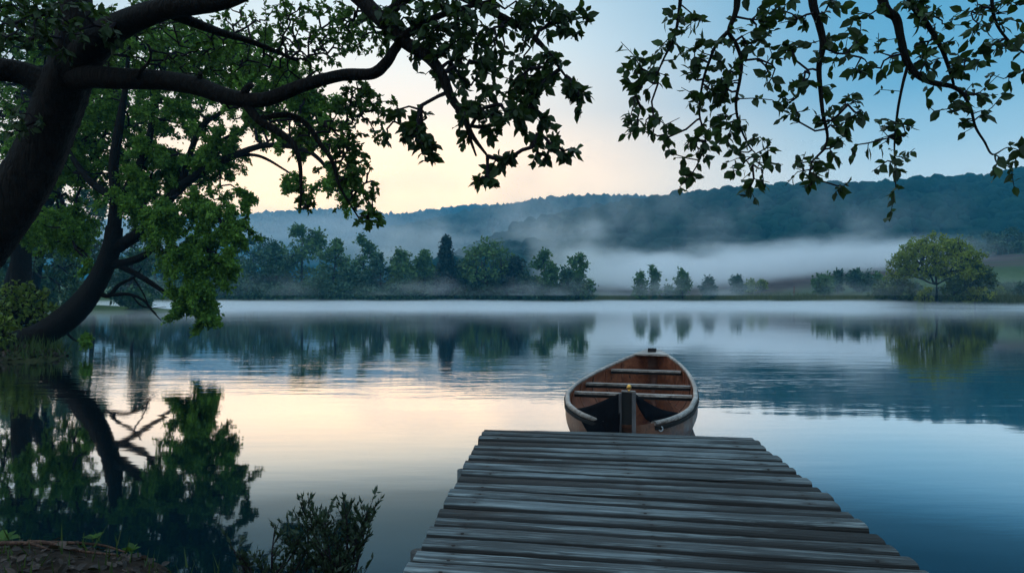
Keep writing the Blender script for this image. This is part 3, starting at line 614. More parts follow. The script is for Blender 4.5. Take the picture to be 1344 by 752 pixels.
# ------------------------------------------------------------------ the far shore
GW = 'trees of the hazy wood across the lake'; GM = 'trees scattered along the misty far shore'
def far_tree(label, px, top, wpx, d, kind='round', leaf='leaf_far', n=130, group=None, leafsize=.55, per=14, name='tree', bottom=None):
    x = (px - CX) / FPX * d; z0 = max(float(ground_z(x, d)), .05); k = d / FPX
    ztop = CAM_H + (HY - top) * k; H = ztop - z0; Wd = wpx * k * (1.28 if group == GW else 1.08); n = int(n * (1.35 if group == GW else 1.1)); base = np.array([x, d, z0 - .15])
    root = thing(name, label, 'tree', base, group)
    lean = rng.normal(0, .03, 2) * H
    f = {'round': .75, 'tall': .85, 'spruce': .97, 'umbrella': .30, 'bush': .5, 'oval': .8}[kind]
    P = catmull([base, base + (lean[0] * .3, lean[1] * .3, H * f * .4), base + (lean[0] * .6, lean[1], H * f * .7), base + (lean[0], lean[1], H * f)], 5)
    r0 = .022 * H + .04
    V, F = tube(P, np.linspace(r0, r0 * .3, len(P)), 8, .05); part('trunk', V, F, M['bark_far'], root, True)
    c = np.array([x + lean[0] * .5, d, 0.]); T = []
    skel = P[-3:] if kind == 'umbrella' else P[len(P) // 4:]
    if kind == 'spruce':
        for q in range(n):
            h = rng.random() ** .8; zz = z0 + H * (.12 + .86 * h); rr = Wd * .5 * (1 - h) ** .85 * (.55 + .45 * ((h * 9) % 1)) * math.sqrt(rng.random()); a = rng.random() * 6.28
            T.append((c[0] + rr * math.cos(a), d + rr * math.sin(a), zz - rr * .25))
        T = np.array(T)
    elif kind == 'umbrella':
        v = unit(rng.normal(0, 1, (n * 3, 3))); v = v[v[:, 2] > -.27][:n]; q = rng.uniform(.5, 1.0, len(v)) ** .6
        T = np.array([c[0], d, z0 + H * .50]) + v * q[:, None] * np.array([Wd * .5, Wd * .5, H * .49]) * (1 + .09 * np.sin(v @ np.array([7., 5, 3])) + .07 * np.sin(v @ np.array([-5., 9, 8]) + 1))[:, None]
    else:
        lo = {'round': .25, 'tall': .18, 'bush': .05, 'oval': .06}[kind]
        if bottom is not None: lo = bottom
        kk = {'round': 9, 'tall': 9, 'bush': 7, 'oval': 6}[kind]
        for q in range(kk):
            h = lo + (1 - lo) * (q + .5) / kk; env = math.sqrt(max(.05, 1 - ((h - (lo + 1) / 2 + .04) / ((1 - lo) / 2 + .03)) ** 2))
            if kind == 'tall': env *= .95 - .35 * abs(h - .5)
            a = rng.random() * 6.28; off = Wd * .24 * env * (1 if kind != 'oval' else .35)
            rr = Wd * (.24 if kind != 'oval' else .42) * env * rng.uniform(.85, 1.2)
            T.append(ell((c[0] + off * math.cos(a) * rng.uniform(.5, 1.25), d + off * math.sin(a), min(z0 + H * h, ztop - rr * .45)), (rr, rr, max(rr * .75, H * .09)), n // kk))
        T = np.vstack(T); T = T[(T[:, 2] > z0 + .15)]
    pos, par, cnt, ns = colonize(skel, T, .45 if kind == 'umbrella' else .3, 1.2, .06 if kind == 'umbrella' else .12, .05)
    V, F = edge_tubes(pos, par, cnt, ns, .022 if kind == 'umbrella' else .016, r0 * .5, 4); part('branches', V, F, M['bark_far'], root)
    V, F = spray(pos, par, cnt, ns, per, leafsize, LEAF4, 2 if kind == 'umbrella' else 3, .9, .25, .8, leafsize * .55); part('crown', V, F, M[leaf], root)
    return root
GW = 'trees of the hazy wood across the lake'; GM = 'trees scattered along the misty far shore'
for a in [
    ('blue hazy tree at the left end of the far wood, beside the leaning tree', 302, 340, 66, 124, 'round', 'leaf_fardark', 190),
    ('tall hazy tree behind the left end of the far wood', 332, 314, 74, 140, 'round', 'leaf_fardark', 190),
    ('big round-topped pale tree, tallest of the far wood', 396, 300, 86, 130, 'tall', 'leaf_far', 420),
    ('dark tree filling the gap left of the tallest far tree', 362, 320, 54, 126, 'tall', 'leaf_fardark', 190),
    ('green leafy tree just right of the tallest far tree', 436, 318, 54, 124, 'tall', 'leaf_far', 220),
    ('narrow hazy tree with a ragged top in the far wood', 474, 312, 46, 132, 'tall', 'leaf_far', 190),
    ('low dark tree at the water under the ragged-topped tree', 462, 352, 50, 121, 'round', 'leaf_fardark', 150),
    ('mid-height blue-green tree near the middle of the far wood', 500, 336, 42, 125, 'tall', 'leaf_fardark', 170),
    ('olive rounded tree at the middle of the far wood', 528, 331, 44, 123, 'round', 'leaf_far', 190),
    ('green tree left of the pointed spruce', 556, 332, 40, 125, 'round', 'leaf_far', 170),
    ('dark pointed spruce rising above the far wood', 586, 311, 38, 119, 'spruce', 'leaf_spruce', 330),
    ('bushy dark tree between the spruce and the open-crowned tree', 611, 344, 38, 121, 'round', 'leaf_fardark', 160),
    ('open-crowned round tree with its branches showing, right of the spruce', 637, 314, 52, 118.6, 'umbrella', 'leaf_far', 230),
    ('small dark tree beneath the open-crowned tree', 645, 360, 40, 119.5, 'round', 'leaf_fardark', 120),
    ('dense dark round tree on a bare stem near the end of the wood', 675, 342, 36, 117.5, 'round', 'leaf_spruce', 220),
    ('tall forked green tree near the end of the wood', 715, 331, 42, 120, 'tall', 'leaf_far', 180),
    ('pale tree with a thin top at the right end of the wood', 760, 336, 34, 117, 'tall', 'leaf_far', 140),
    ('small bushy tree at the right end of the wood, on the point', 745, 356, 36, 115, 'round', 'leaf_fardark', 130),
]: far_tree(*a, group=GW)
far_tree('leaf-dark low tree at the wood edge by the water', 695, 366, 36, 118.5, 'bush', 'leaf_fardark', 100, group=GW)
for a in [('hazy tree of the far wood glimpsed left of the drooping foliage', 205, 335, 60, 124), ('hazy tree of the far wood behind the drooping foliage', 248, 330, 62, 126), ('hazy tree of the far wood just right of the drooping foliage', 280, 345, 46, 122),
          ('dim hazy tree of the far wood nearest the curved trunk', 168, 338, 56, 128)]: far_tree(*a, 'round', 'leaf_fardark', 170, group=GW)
for a in [
    ('left of the two close slim trees standing in mist past the point', 841, 358, 16, 130, 'oval', 'leaf_far', 90),
    ('taller of the two close slim trees standing in mist past the point', 857, 351, 18, 130.5, 'tall', 'leaf_far', 100),
    ('low bush between the slim pair and the ragged broad tree in the mist', 877, 376, 22, 131, 'bush', 'leaf_far', 60),
    ('ragged broad tree standing in the mist on the far shore', 896, 357, 28, 131, 'tall', 'leaf_far', 120),
    ('dark egg-shaped tree alone in the mist', 932, 367, 22, 131, 'oval', 'leaf_fardark', 120),
    ('faint egg-shaped tree far back in the fog', 968, 363, 17, 146, 'oval', 'leaf_fardark', 90),
    ('faint pale bush beside the foggy egg-shaped tree', 985, 370, 18, 147, 'bush', 'leaf_spring', 60),
    ('faint pale tree at the right of the foggy pair', 1000, 369, 14, 148, 'round', 'leaf_spring', 50),
    ('pale rounded tree at the left of the far right clump', 1082, 364, 34, 121, 'round', 'leaf_far', 130),
    ('slim grey tree behind the pale rounded one', 1100, 357, 20, 126, 'tall', 'leaf_fardark', 80),
    ('dark bushy tree in the middle of the far right clump', 1128, 358, 34, 123, 'round', 'leaf_fardark', 150),
    ('small hazy tree right of the dark bushy one', 1149, 362, 18, 124, 'tall', 'leaf_far', 70),
    ('small brownish spreading tree at the water left of the big spring tree', 1173, 368, 44, 97, 'umbrella', 'leaf_olive', 110),
]: far_tree(*a, group=GM)
far_tree('low grey-green bush behind the brownish spreading tree', 1196, 374, 26, 108, 'bush', 'leaf_fardark', 70, group=GM)
far_tree('big lone tree in yellow-green spring leaf, fan of bare limbs below its dome', 1229, 308, 100, 95, 'umbrella', 'leaf_spring', 1100, leafsize=.32, per=20)
far_tree('large olive bush right of the trunk of the big spring tree', 1276, 349, 62, 92.5, 'bush', 'leaf_olive', 330, leafsize=.4, per=14)
far_tree('dark olive bush at the foot of the big spring tree', 1250, 368, 34, 91.5, 'bush', 'leaf_olive', 130, leafsize=.3)
far_tree('small bright yellow-green bush left of the big spring tree', 1214, 379, 28, 92, 'bush', 'leaf_yellow', 110, leafsize=.26)
far_tree('low bright yellow-green bush spreading along the right shore', 1280, 379, 50, 90.5, 'bush', 'leaf_yellow', 180, leafsize=.26)
far_tree('pale green small bush on the right meadow', 1313, 376, 12, 100, 'oval', 'leaf_yellow', 50, leafsize=.22)
far_tree('dark bush at the right edge of the far shore', 1345, 372, 34, 95, 'bush', 'leaf_fardark', 120, leafsize=.3)
GH = 'trees of the hedge above the right meadow'
for a in [('hedge tree above the right meadow, left end behind the big spring tree', 1272, 312, 30, 178), ('second hedge tree above the right meadow', 1300, 306, 32, 182), ('hedge tree with the highest crown above the right meadow', 1322, 300, 34, 186),
          ('hedge tree at the right frame edge above the meadow', 1348, 302, 34, 184), ('lower rounded hedge tree in front of the meadow hedge row', 1310, 319, 28, 168), ('lower hedge tree at the right frame edge', 1338, 320, 30, 168), ('lower hedge tree nearest the big spring tree', 1284, 322, 24, 168)]:
    far_tree(*a, 'round', 'leaf_fardark', 130, group=GH, leafsize=.55, bottom=.02)

n_ = 9500; ux = rng.uniform(-62, 14, n_); uy = 116.5 + 17 * rng.random(n_) ** 1.5; uh = rng.random(n_) ** 1.6 * (2.6 + 3.2 * (np.sin(ux * .9) * .5 + .5) * (np.sin(ux * .37 + 1) * .5 + .5))
ug = ground_z(ux, uy); s_ = ug > .02; P_ = np.stack([ux, uy, np.maximum(ug, 0) + uh], 1)[s_]; P_ = np.repeat(P_, 4, 0) + rng.normal(0, .4, (len(P_) * 4, 3)); P_[:, 2] = np.maximum(P_[:, 2], .1)
V, F = leaves(P_, rng.normal(0, 1, P_.shape), rng.normal(0, 1, P_.shape) + (0, 0, .5), np.full(len(P_), .6), LEAF4)
o = mk('undergrowth', V, F, M['leaf_fardark']); o['kind'] = 'stuff'
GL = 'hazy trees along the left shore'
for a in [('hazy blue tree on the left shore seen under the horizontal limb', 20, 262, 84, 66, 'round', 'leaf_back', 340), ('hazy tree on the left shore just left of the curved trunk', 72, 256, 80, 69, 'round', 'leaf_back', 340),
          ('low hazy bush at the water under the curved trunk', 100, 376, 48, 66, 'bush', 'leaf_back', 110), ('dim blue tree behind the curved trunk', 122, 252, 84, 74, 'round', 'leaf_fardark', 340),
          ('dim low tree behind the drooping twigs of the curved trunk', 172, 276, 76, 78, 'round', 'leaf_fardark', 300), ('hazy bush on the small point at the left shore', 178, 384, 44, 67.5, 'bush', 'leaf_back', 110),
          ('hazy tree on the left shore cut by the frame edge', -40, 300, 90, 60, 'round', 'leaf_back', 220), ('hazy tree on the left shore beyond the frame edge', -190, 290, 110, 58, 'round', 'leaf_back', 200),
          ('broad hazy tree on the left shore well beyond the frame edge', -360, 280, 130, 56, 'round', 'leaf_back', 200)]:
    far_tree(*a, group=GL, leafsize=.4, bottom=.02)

# reeds and rough grass along the far water's edge
def tufts(name, P, h0, h1, wd, mat, per=3):
    n = len(P) * per; Q = np.repeat(P, per, 0) + rng.normal(0, .12, (n, 3)) * np.array([1, 1, 0])
    hgt = rng.uniform(h0, h1, n); dr = rng.normal(0, .25, (n, 2)); a = rng.random(n) * np.pi; bx = np.stack([np.cos(a), np.sin(a), 0 * a], 1) * wd
    tip = Q + np.stack([dr[:, 0] * hgt, dr[:, 1] * hgt, hgt], 1)
    V = np.stack([Q - bx, Q + bx, tip], 1).reshape(-1, 3); F = np.arange(n * 3).reshape(-1, 3)
    o = mk(name, V, [F], mat); o['kind'] = 'stuff'; return o
def shore_points(n, x0, x1, y0, y1, lo, hi):
    X = rng.uniform(x0, x1, n); Y = rng.uniform(y0, y1, n); z = ground_z(X, Y); s = (z > lo) & (z < hi)
    return np.stack([X, Y, z - .03], 1)[s]
M['reed'] = leaf_mat('reed', (.05, .06, .02), (.10, .11, .035), (.16, .15, .05), .2)
M['grass'] = leaf_mat('grass_tuft', (.012, .026, .008), (.03, .06, .014), (.06, .10, .02), .2)
tufts('reeds', shore_points(26000, 14, 75, 84, 140, .05, 1.2), .5, 1.5, .06, M['reed'])
tufts('shore_grass', shore_points(9000, -60, 20, 108, 128, .05, .6), .3, .9, .06, M['reed'])
tufts('meadow_grass', shore_points(16000, 45, 90, 86, 112, .3, 4), .25, .6, .06, M['grass'])

# small post on the meadow
xx, dd = (1042 - CX) / FPX * 129, 129.0; z0 = float(ground_z(xx, dd))
V, F = tube([(xx, dd, z0 - .2), (xx + .02, dd, z0 + 1.0), (xx + .05, dd, z0 + 2.0)], [.12, .11, .09], 7, .05)
m, t, o = newmat('post_red'); b = NB(t); t.links.new(b.bsdf(b.mix(b.noise(None, 3), (.10, .03, .025), (.2, .06, .05)), .9, .1), o.inputs[0])
tag(mk('meadow_post', V, F, m, loc=(xx, dd, z0)), 'small reddish post standing alone on the misty meadow', 'post')

# ------------------------------------------------------------------ dock
def wood_mat(name, c_dark, c_mid, c_light, grain=(1.2, 16, 16), rough=.8, bump=.5, spec=.3, knots=True, cool=(.11, .145, .165), nails=False):
    m, t, o = newmat(name); b = NB(t); v = b.n('ShaderNodeTexCoord').outputs['Object']; oi = b.n('ShaderNodeObjectInfo').outputs['Random']
    off = b.n('ShaderNodeCombineXYZ'); b.set(off, 0, b.math('MULTIPLY', oi, 37.0)); b.set(off, 1, b.math('MULTIPLY', oi, 91.0)); b.set(off, 2, b.math('MULTIPLY', oi, 53.0))
    va = b.n('ShaderNodeVectorMath', operation='ADD'); t.links.new(v, va.inputs[0]); t.links.new(off.outputs[0], va.inputs[1]); v2 = va.outputs[0]
    # knots bend the grain round themselves
    vo = b.n('ShaderNodeTexVoronoi', feature='F1'); b.set(vo, 'Vector', b.map(v2, (1.1, 4.5, 1))); b.set(vo, 'Scale', 1.0)
    kd = vo.outputs['Distance']; kn = b.mr(kd, .30, .05)
    warp = b.n('ShaderNodeCombineXYZ'); b.set(warp, 1, b.math('ADD', b.math('MULTIPLY', kn, .035 if knots else 0.0), b.math('MULTIPLY', b.noise(b.map(v2, (1.5, 3, 3)), 1.0, 2), .03)))
    vb = b.n('ShaderNodeVectorMath', operation='ADD'); t.links.new(v2, vb.inputs[0]); t.links.new(warp.outputs[0], vb.inputs[1])
    g1 = b.noise(b.map(vb.outputs[0], grain), 1.0, 6, .68); g2 = b.noise(b.map(vb.outputs[0], (grain[0] * .7, grain[1] * 4, grain[2] * 4)), 1.0, 4, .6)
    blot = b.noise(b.map(v2, (1.2, 2.5, 2)), 1.0, 4, .6)
    f = b.math('ADD', b.math('MULTIPLY', g1, .6), b.math('ADD', b.math('MULTIPLY', g2, .35), b.math('MULTIPLY', blot, .25)))
    c = b.ramp(f, [(.46, c_dark), (.60, c_mid), (.74, c_light)])
    c = b.mix(b.mr(blot, .45, .7, 0, .55), c, cool, 'MIX') if cool else c
    crack = b.mr(b.noise(b.map(vb.outputs[0], (grain[0] * .5, grain[1] * 1.8, 5)), 1.0, 3, .5), .35, .27)
    c = b.mix(b.math('MULTIPLY', crack, .85), c, (.008, .007, .007))
    if knots: c = b.mix(b.mr(kd, .11, .05, 0, .85), c, (.012, .010, .009))
    c = b.mix(b.math('MULTIPLY', b.math('FRACT', b.math('MULTIPLY', oi, 7.31)), .5), c, (.025, .027, .028))
    if nails:
        sx_ = b.n('ShaderNodeSeparateXYZ'); t.links.new(v, sx_.inputs[0]); ax_ = b.math('ABSOLUTE', b.math('ADD', sx_.outputs[0], b.math('MULTIPLY', b.math('SUBTRACT', oi, .5), .05)))
        dx_ = b.math('MINIMUM', ax_, b.math('ABSOLUTE', b.math('SUBTRACT', ax_, .97))); dy_ = b.math('ABSOLUTE', b.math('SUBTRACT', b.math('ABSOLUTE', sx_.outputs[1]), .038))
        nd_ = b.math('SQRT', b.math('ADD', b.math('MULTIPLY', dx_, dx_), b.math('MULTIPLY', dy_, dy_)))
        st_ = b.math('SQRT', b.math('ADD', b.math('MULTIPLY', b.math('MULTIPLY', dx_, dx_), .12), b.math('MULTIPLY', dy_, dy_)))
        c = b.mix(b.mr(st_, .022, .004, 0, .6), c, (.02, .014, .010)); c = b.mix(b.mr(nd_, .011, .008), c, (.010, .007, .006))
        c = b.mix(b.mr(b.math('ADD', sx_.outputs[2], b.math('MULTIPLY', b.math('SUBTRACT', g1, .5), .012)), -.0015, -.010, 0, .94), c, (.006, .006, .006))   # gap shade painted into the colour of the lowered plank edges
    h = b.math('SUBTRACT', b.math('ADD', b.math('MULTIPLY', g1, .7), b.math('MULTIPLY', g2, .5)), crack)
    t.links.new(b.bsdf(c, b.mr(g1, .3, .7, rough - .15, rough + .1), spec, b.bump(h, bump, .012)), o.inputs[0]); return m
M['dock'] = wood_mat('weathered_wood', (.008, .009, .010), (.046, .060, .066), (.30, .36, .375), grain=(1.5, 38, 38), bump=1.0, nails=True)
M['dockdark'] = wood_mat('wet_wood', (.01, .01, .01), (.03, .028, .026), (.06, .05, .045), bump=.7)

DECK = .40
dock = thing('wooden_dock', 'weathered grey plank dock running out from the foreground to the canoe', 'dock', (.7, 2.5, DECK))
L0, L1 = np.array((-.244, 6.25)), np.array((-.70, -.6)); R0, R1 = np.array((2.04, 5.84)), np.array((1.50, -.95))
def edge_x(A, Bq, y): t_ = (y - A[1]) / (Bq[1] - A[1]); return A[0] + (Bq[0] - A[0]) * t_
def plank(mid_y, w, thick, dz, ang, e0, e1, tilt):
    """plank through (x, mid_y) at its middle, cut along the dock's slanted sides"""
    nx, ny = 40, 4; xs = np.linspace(0, 1, nx); slope = math.tan(ang)
    xm = .8; yl = mid_y + slope * (edge_x(L0, L1, mid_y) - xm); yr = mid_y + slope * (edge_x(R0, R1, mid_y) - xm)
    xl = edge_x(L0, L1, yl) + e0; xr = edge_x(R0, R1, yr) + e1
    ca, sa = math.cos(ang), math.sin(ang); Lh = (xr - xl) / ca
    cx_ = (xl + xr) / 2; cyy = mid_y + slope * (cx_ - xm)
    wx = np.cumsum(rng.normal(0, .0011, nx)); wx -= np.linspace(wx[0], wx[-1], nx); wx2 = np.cumsum(rng.normal(0, .0011, nx)); wx2 -= np.linspace(wx2[0], wx2[-1], nx)
    warp = .004 * np.sin(xs * rng.uniform(3, 7) + rng.random() * 6)
    prof = [(-.5, -1), (-.5, -.55), (-.5 + .007 / w, -.24), (-.5 + .02 / w, -.06), (-.5 + .036 / w, 0), (-.15, .03), (.15, .03), (.5 - .036 / w, 0), (.5 - .02 / w, -.06), (.5 - .007 / w, -.24), (.5, -.55), (.5, -1)]
    V = []
    for i in range(nx):
        for (py_, pz) in prof:
            yy = py_ * w + (wx[i] if py_ < 0 else wx2[i]); zz = pz * thick + (warp[i] + dz + tilt * (xs[i] - .5) + rng.normal(0, .0006) if True else 0)
            V.append((Lh * (xs[i] - .5) + (-.108 + .016 * xs[i]) * yy, yy, zz))
    m_ = len(prof); i, j = np.meshgrid(np.arange(nx - 1), np.arange(m_), indexing='ij'); j2 = (j + 1) % m_
    F = np.stack([i * m_ + j, (i + 1) * m_ + j, (i + 1) * m_ + j2, i * m_ + j2], -1).reshape(-1, 4)
    caps = np.array([list(range(m_)), [(nx - 1) * m_ + q for q in range(m_ - 1, -1, -1)]])
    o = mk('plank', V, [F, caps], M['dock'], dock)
    o.location = (cx_ - .7, cyy - 2.5, 0); o.rotation_euler = (0, 0, ang)
    return o
yy = 6.04; ang0 = -R(9.9)
k = 0
while yy > -.6:
    wdt = float(rng.uniform(.122, .168)); gap = float(rng.uniform(.018, .032)); yc = yy - wdt / 2
    ang = ang0 - R(.25) * min(k, 10) * .1 + float(rng.normal(0, R(.14)))
    big = 0.0 if k == 0 else float(rng.normal(0, .006))
    plank(yc, wdt, .045, float(rng.normal(0, .006)), ang, (0 if k == 0 else float(rng.normal(0, .006))), big, float(rng.normal(0, .004)))
    yy = yc - wdt / 2 - gap; k += 1
def bar(name, a, b_, w_, h_, mat, root):
    a = np.array(a, float); b_ = np.array(b_, float); t_ = unit(b_ - a); s_ = unit(np.cross(t_, [0, 0, 1])); u_ = np.cross(s_, t_)
    V = [p + s_ * sx * w_ / 2 + u_ * sz * h_ / 2 for p in (a, b_) for sx, sz in ((-1, -1), (1, -1), (1, 1), (-1, 1))]
    F = [[(0, 1, 2, 3), (7, 6, 5, 4), (0, 4, 5, 1), (1, 5, 6, 2), (2, 6, 7, 3), (3, 7, 4, 0)]]
    return part(name, V, F, mat, root)
for fr in (.08, .5, .92):
    a = L0 * (1 - fr) + R0 * fr; c = L1 * (1 - fr) + R1 * fr; a = a + np.array((0, -.12))
    bar('stringer', (*a, DECK - .135), (*c, DECK - .135), .07, .17, M['dockdark'], dock)
for yv in (5.75, 4.85, 3.3, 1.6):
    for A_, B_, sx in ((L0, L1, -.012), (R0, R1, .0)):
        xv = edge_x(A_, B_, yv) + (sx if sx else -.10); top = DECK - (.035 if sx else .075)
        if sx and yv > 5.5: xv += .17; top = DECK - .075
        V, F = tube([(xv, yv, -.75), (xv, yv, -.1), (xv + .004, yv, top)], [.05, .046, .042], 14, .04)
        part('post', V, F, M['dockdark'], dock, True)

# ------------------------------------------------------------------ canoe
P0 = np.array((1.07, 6.36)); P1 = np.array((2.27, 10.98)); AX = P1 - P0; LEN = float(np.linalg.norm(AX)); AX = AX / LEN; SD = np.array((AX[1], -AX[0]))
canoe = thing('canoe', 'old wooden canoe with pale worn gunwales afloat at the end of the dock', 'boat', (P0[0], P0[1], 0), rotz=0)
UT = [0, .06, .14, .35, .6, 1.0, 1.75, 2.5, 3.1, 3.6, 4.1, 4.5, LEN]
WT = [.06, .17, .26, .40, .52, .655, .755, .765, .715, .64, .50, .30, .07]
ZT = [.40, .40, .40, .40, .40, .41, .42, .435, .46, .50, .56, .65, .72]
def W_(u): return np.interp(u, UT, WT)
def SH(u): return np.interp(u, UT, ZT)
def smooth_tab(u, T_):
    k_ = .14; return sum(np.interp(np.clip(u + o_ * k_, 0, LEN), UT, T_) * w_ for o_, w_ in ((-1, .25), (0, .5), (1, .25)))
def loc(u, v, z):
    off = -.125 * math.sin(math.pi * min(max(u / LEN, 0), 1))
    p = AX * u + SD * (v + off); return np.array((p[0], p[1], z))      # relative to the thing's origin
SEC = np.array([(0, 0), (.30, .005), (.58, .05), (.80, .16), (.93, .34), (1.01, .56), (1.03, .76), (1.0, 1.0)])
SECS = catmull(np.c_[SEC, np.zeros(len(SEC))], 3)[:, :2]
def shell(inset, lift, top_in=0.0):
    us = np.concatenate([[.0, .02, .05], np.linspace(.1, LEN - .12, 46), [LEN - .06, LEN]]); V = []
    full = np.vstack([np.c_[-SECS[::-1][:, 0], SECS[::-1][:, 1]], SECS[1:]])
    for u in us:
        w_ = max(.012, float(smooth_tab(u, WT)) - inset); s_ = float(smooth_tab(u, ZT)); e = min(u, LEN - u)
        zb = -.13 + .16 * math.exp(-e / .28) + lift
        for (yy_, f) in full: V.append(loc(u, yy_ * w_, zb + (s_ - top_in - zb) * f))
    n0 = len(full); caps = np.array([list(range(n0))[::-1], [(len(us) - 1) * n0 + q for q in range(n0)]]); return np.array(V), [grid_faces(len(us), n0), caps], us, n0
M['hull'] = wood_mat('canoe_hull_wood', (.05, .018, .009), (.14, .052, .024), (.22, .09, .042), grain=(.8, 7, 7), rough=.45, bump=.3, spec=.45, knots=False, cool=(.06, .032, .022))
M['inner'] = wood_mat('canoe_lining_wood', (.07, .020, .010), (.19, .060, .028), (.30, .11, .05), grain=(1, 12, 12), rough=.5, bump=.3, spec=.4, knots=False, cool=None)
M['gun'] = wood_mat('canoe_trim_wood', (.07, .052, .042), (.24, .20, .175), (.56, .52, .48), grain=(2, 18, 18), rough=.45, bump=.5, spec=.5, knots=False, cool=None)
M['dark'] = wood_mat('canoe_dark_wood', (.004, .004, .0045), (.010, .009, .009), (.022, .02, .02), grain=(2, 20, 20), rough=.75, bump=.3, spec=.12, knots=False, cool=None)
V, F, us, nc = shell(0, 0); mk('hull', V, F, M['hull'], canoe, True)
V, F, us, nc = shell(.028, .03, .004); mk('lining', V, [f[:, ::-1] for f in F], M['inner'], canoe, True)
# gunwales: a rounded rail along each side, ending short of the near stem
def rail(side, u0):
    us_ = np.concatenate([np.linspace(u0, .8, 16), np.linspace(.85, LEN - .05, 44)]); V = []; pr = [(-.030, -.022), (-.034, .004), (-.022, .020), (0, .025), (.024, .020), (.036, .004), (.032, -.030), (.0, -.036)]
    for u in us_:
        wv_ = float(smooth_tab(u, WT)); s_ = float(smooth_tab(u, ZT)); k_ = 1.0 if u > .5 else .8 + .4 * u
        for (a_, b_) in pr: V.append(loc(u, side * (wv_ - .004 + a_ * k_ * .78), s_ + b_ * k_ * .8))
    n_ = len(us_); m_ = len(pr); i, j = np.meshgrid(np.arange(n_ - 1), np.arange(m_), indexing='ij'); j2 = (j + 1) % m_
    F = np.stack([i * m_ + j, i * m_ + j2, (i + 1) * m_ + j2, (i + 1) * m_ + j], -1).reshape(-1, 4); caps = np.array([list(range(m_)), [(n_ - 1) * m_ + q for q in range(m_)]])
    mk('gunwale', V, [F, caps], M['gun'], canoe, True)
rail(-1, .10); rail(1, .16)
def under_rail(side, u0):                                                     # dark rubbing strake under each gunwale
    us_ = np.linspace(u0, LEN - .08, 50); V = []; pr = [(-.002, -.030), (.036, -.034), (.034, -.066), (-.002, -.070)]
    for u in us_:
        for (a_, b_) in pr: V.append(loc(u, side * (float(smooth_tab(u, WT)) + a_), float(smooth_tab(u, ZT)) + b_))
    i, j = np.meshgrid(np.arange(49), np.arange(4), indexing='ij'); j2 = (j + 1) % 4
    mk('rubbing_strake', V, [np.stack([i * 4 + j, i * 4 + j2, (i + 1) * 4 + j2, (i + 1) * 4 + j], -1).reshape(-1, 4), np.array([(0, 1, 2, 3), (199, 198, 197, 196)])], M['dark'], canoe)
under_rail(-1, .10); under_rail(1, .16)
def cbox(name, pts8, mat, root=None):
    return mk(name, pts8, [[(0, 1, 2, 3), (7, 6, 5, 4), (0, 4, 5, 1), (1, 5, 6, 2), (2, 6, 7, 3), (3, 7, 4, 0)]], mat, root or canoe)
def cbar(name, u, hw, zc, du, dz, mat):
    return cbox(name, [loc(u + a_ * du, s_, zc + b_ * dz) for s_ in (-hw, hw) for a_, b_ in ((-1, -1), (1, -1), (1, 1), (-1, 1))], mat)
for u in (2.22, 2.95, 3.95):
    z_ = float(smooth_tab(u, ZT)) - .065; hw = float(smooth_tab(u, WT)) - .03
    cbar('thwart', u, hw, z_, .045, .014, M['gun'])
    cbar('thwart_bearer', u + .004, hw, z_ - .034, .030, .018, M['dark'])
for u in (.9, 1.5, 2.1, 2.7, 3.3, 3.8, 4.25):                                  # steamed ribs inside
    V = []; full = np.vstack([np.c_[-SECS[::-1][:, 0], SECS[::-1][:, 1]], SECS[1:]])
    for du in (-.02, .02):
        for ins in (.027, .040):
            w_ = float(smooth_tab(u + du, WT)) - ins; s_ = float(smooth_tab(u + du, ZT)) - .03; e = min(u, LEN - u); zb = -.13 + .16 * math.exp(-e / .28) + .03 + (ins - .027)
            V += [loc(u + du, y_ * w_, zb + (s_ - zb) * f_) for y_, f_ in full]
    n_ = len(full); a_ = np.arange(n_ - 1); q = lambda r, s: np.stack([r * n_ + a_, r * n_ + a_ + 1, s * n_ + a_ + 1, s * n_ + a_], 1)
    mk('rib', V, [np.vstack([q(0, 2)[:, ::-1], q(1, 3), q(0, 1), q(2, 3)[:, ::-1]])], M['inner'], canoe, True)
# far deck plate with its dark hand slot, and the far stem
u0, u1 = LEN - .26, LEN + .01
dv = [loc(u, s_ * (float(smooth_tab(min(u, LEN), WT)) + .004), float(smooth_tab(min(u, LEN), ZT)) + dz_) for u in (u0, (u0 + u1) / 2, u1) for dz_ in (.0, .026) for s_ in (-1, 1)]
F = []
for q in (0, 4):
    F += [(q, q + 1, q + 5, q + 4), (q + 2, q + 6, q + 7, q + 3), (q, q + 4, q + 6, q + 2), (q + 1, q + 3, q + 7, q + 5)]
F += [(0, 2, 3, 1), (8, 9, 11, 10)]
mk('deck_plate', dv, [F], M['gun'], canoe)
cbox('hand_slot', [loc(LEN - .12 + a_ * .045, s_ * .062, float(SH(LEN)) + .01 + b_ * .032) for s_ in (-1, 1) for a_, b_ in ((-1, -1), (1, -1), (1, 1), (-1, 1))], M['dark'])
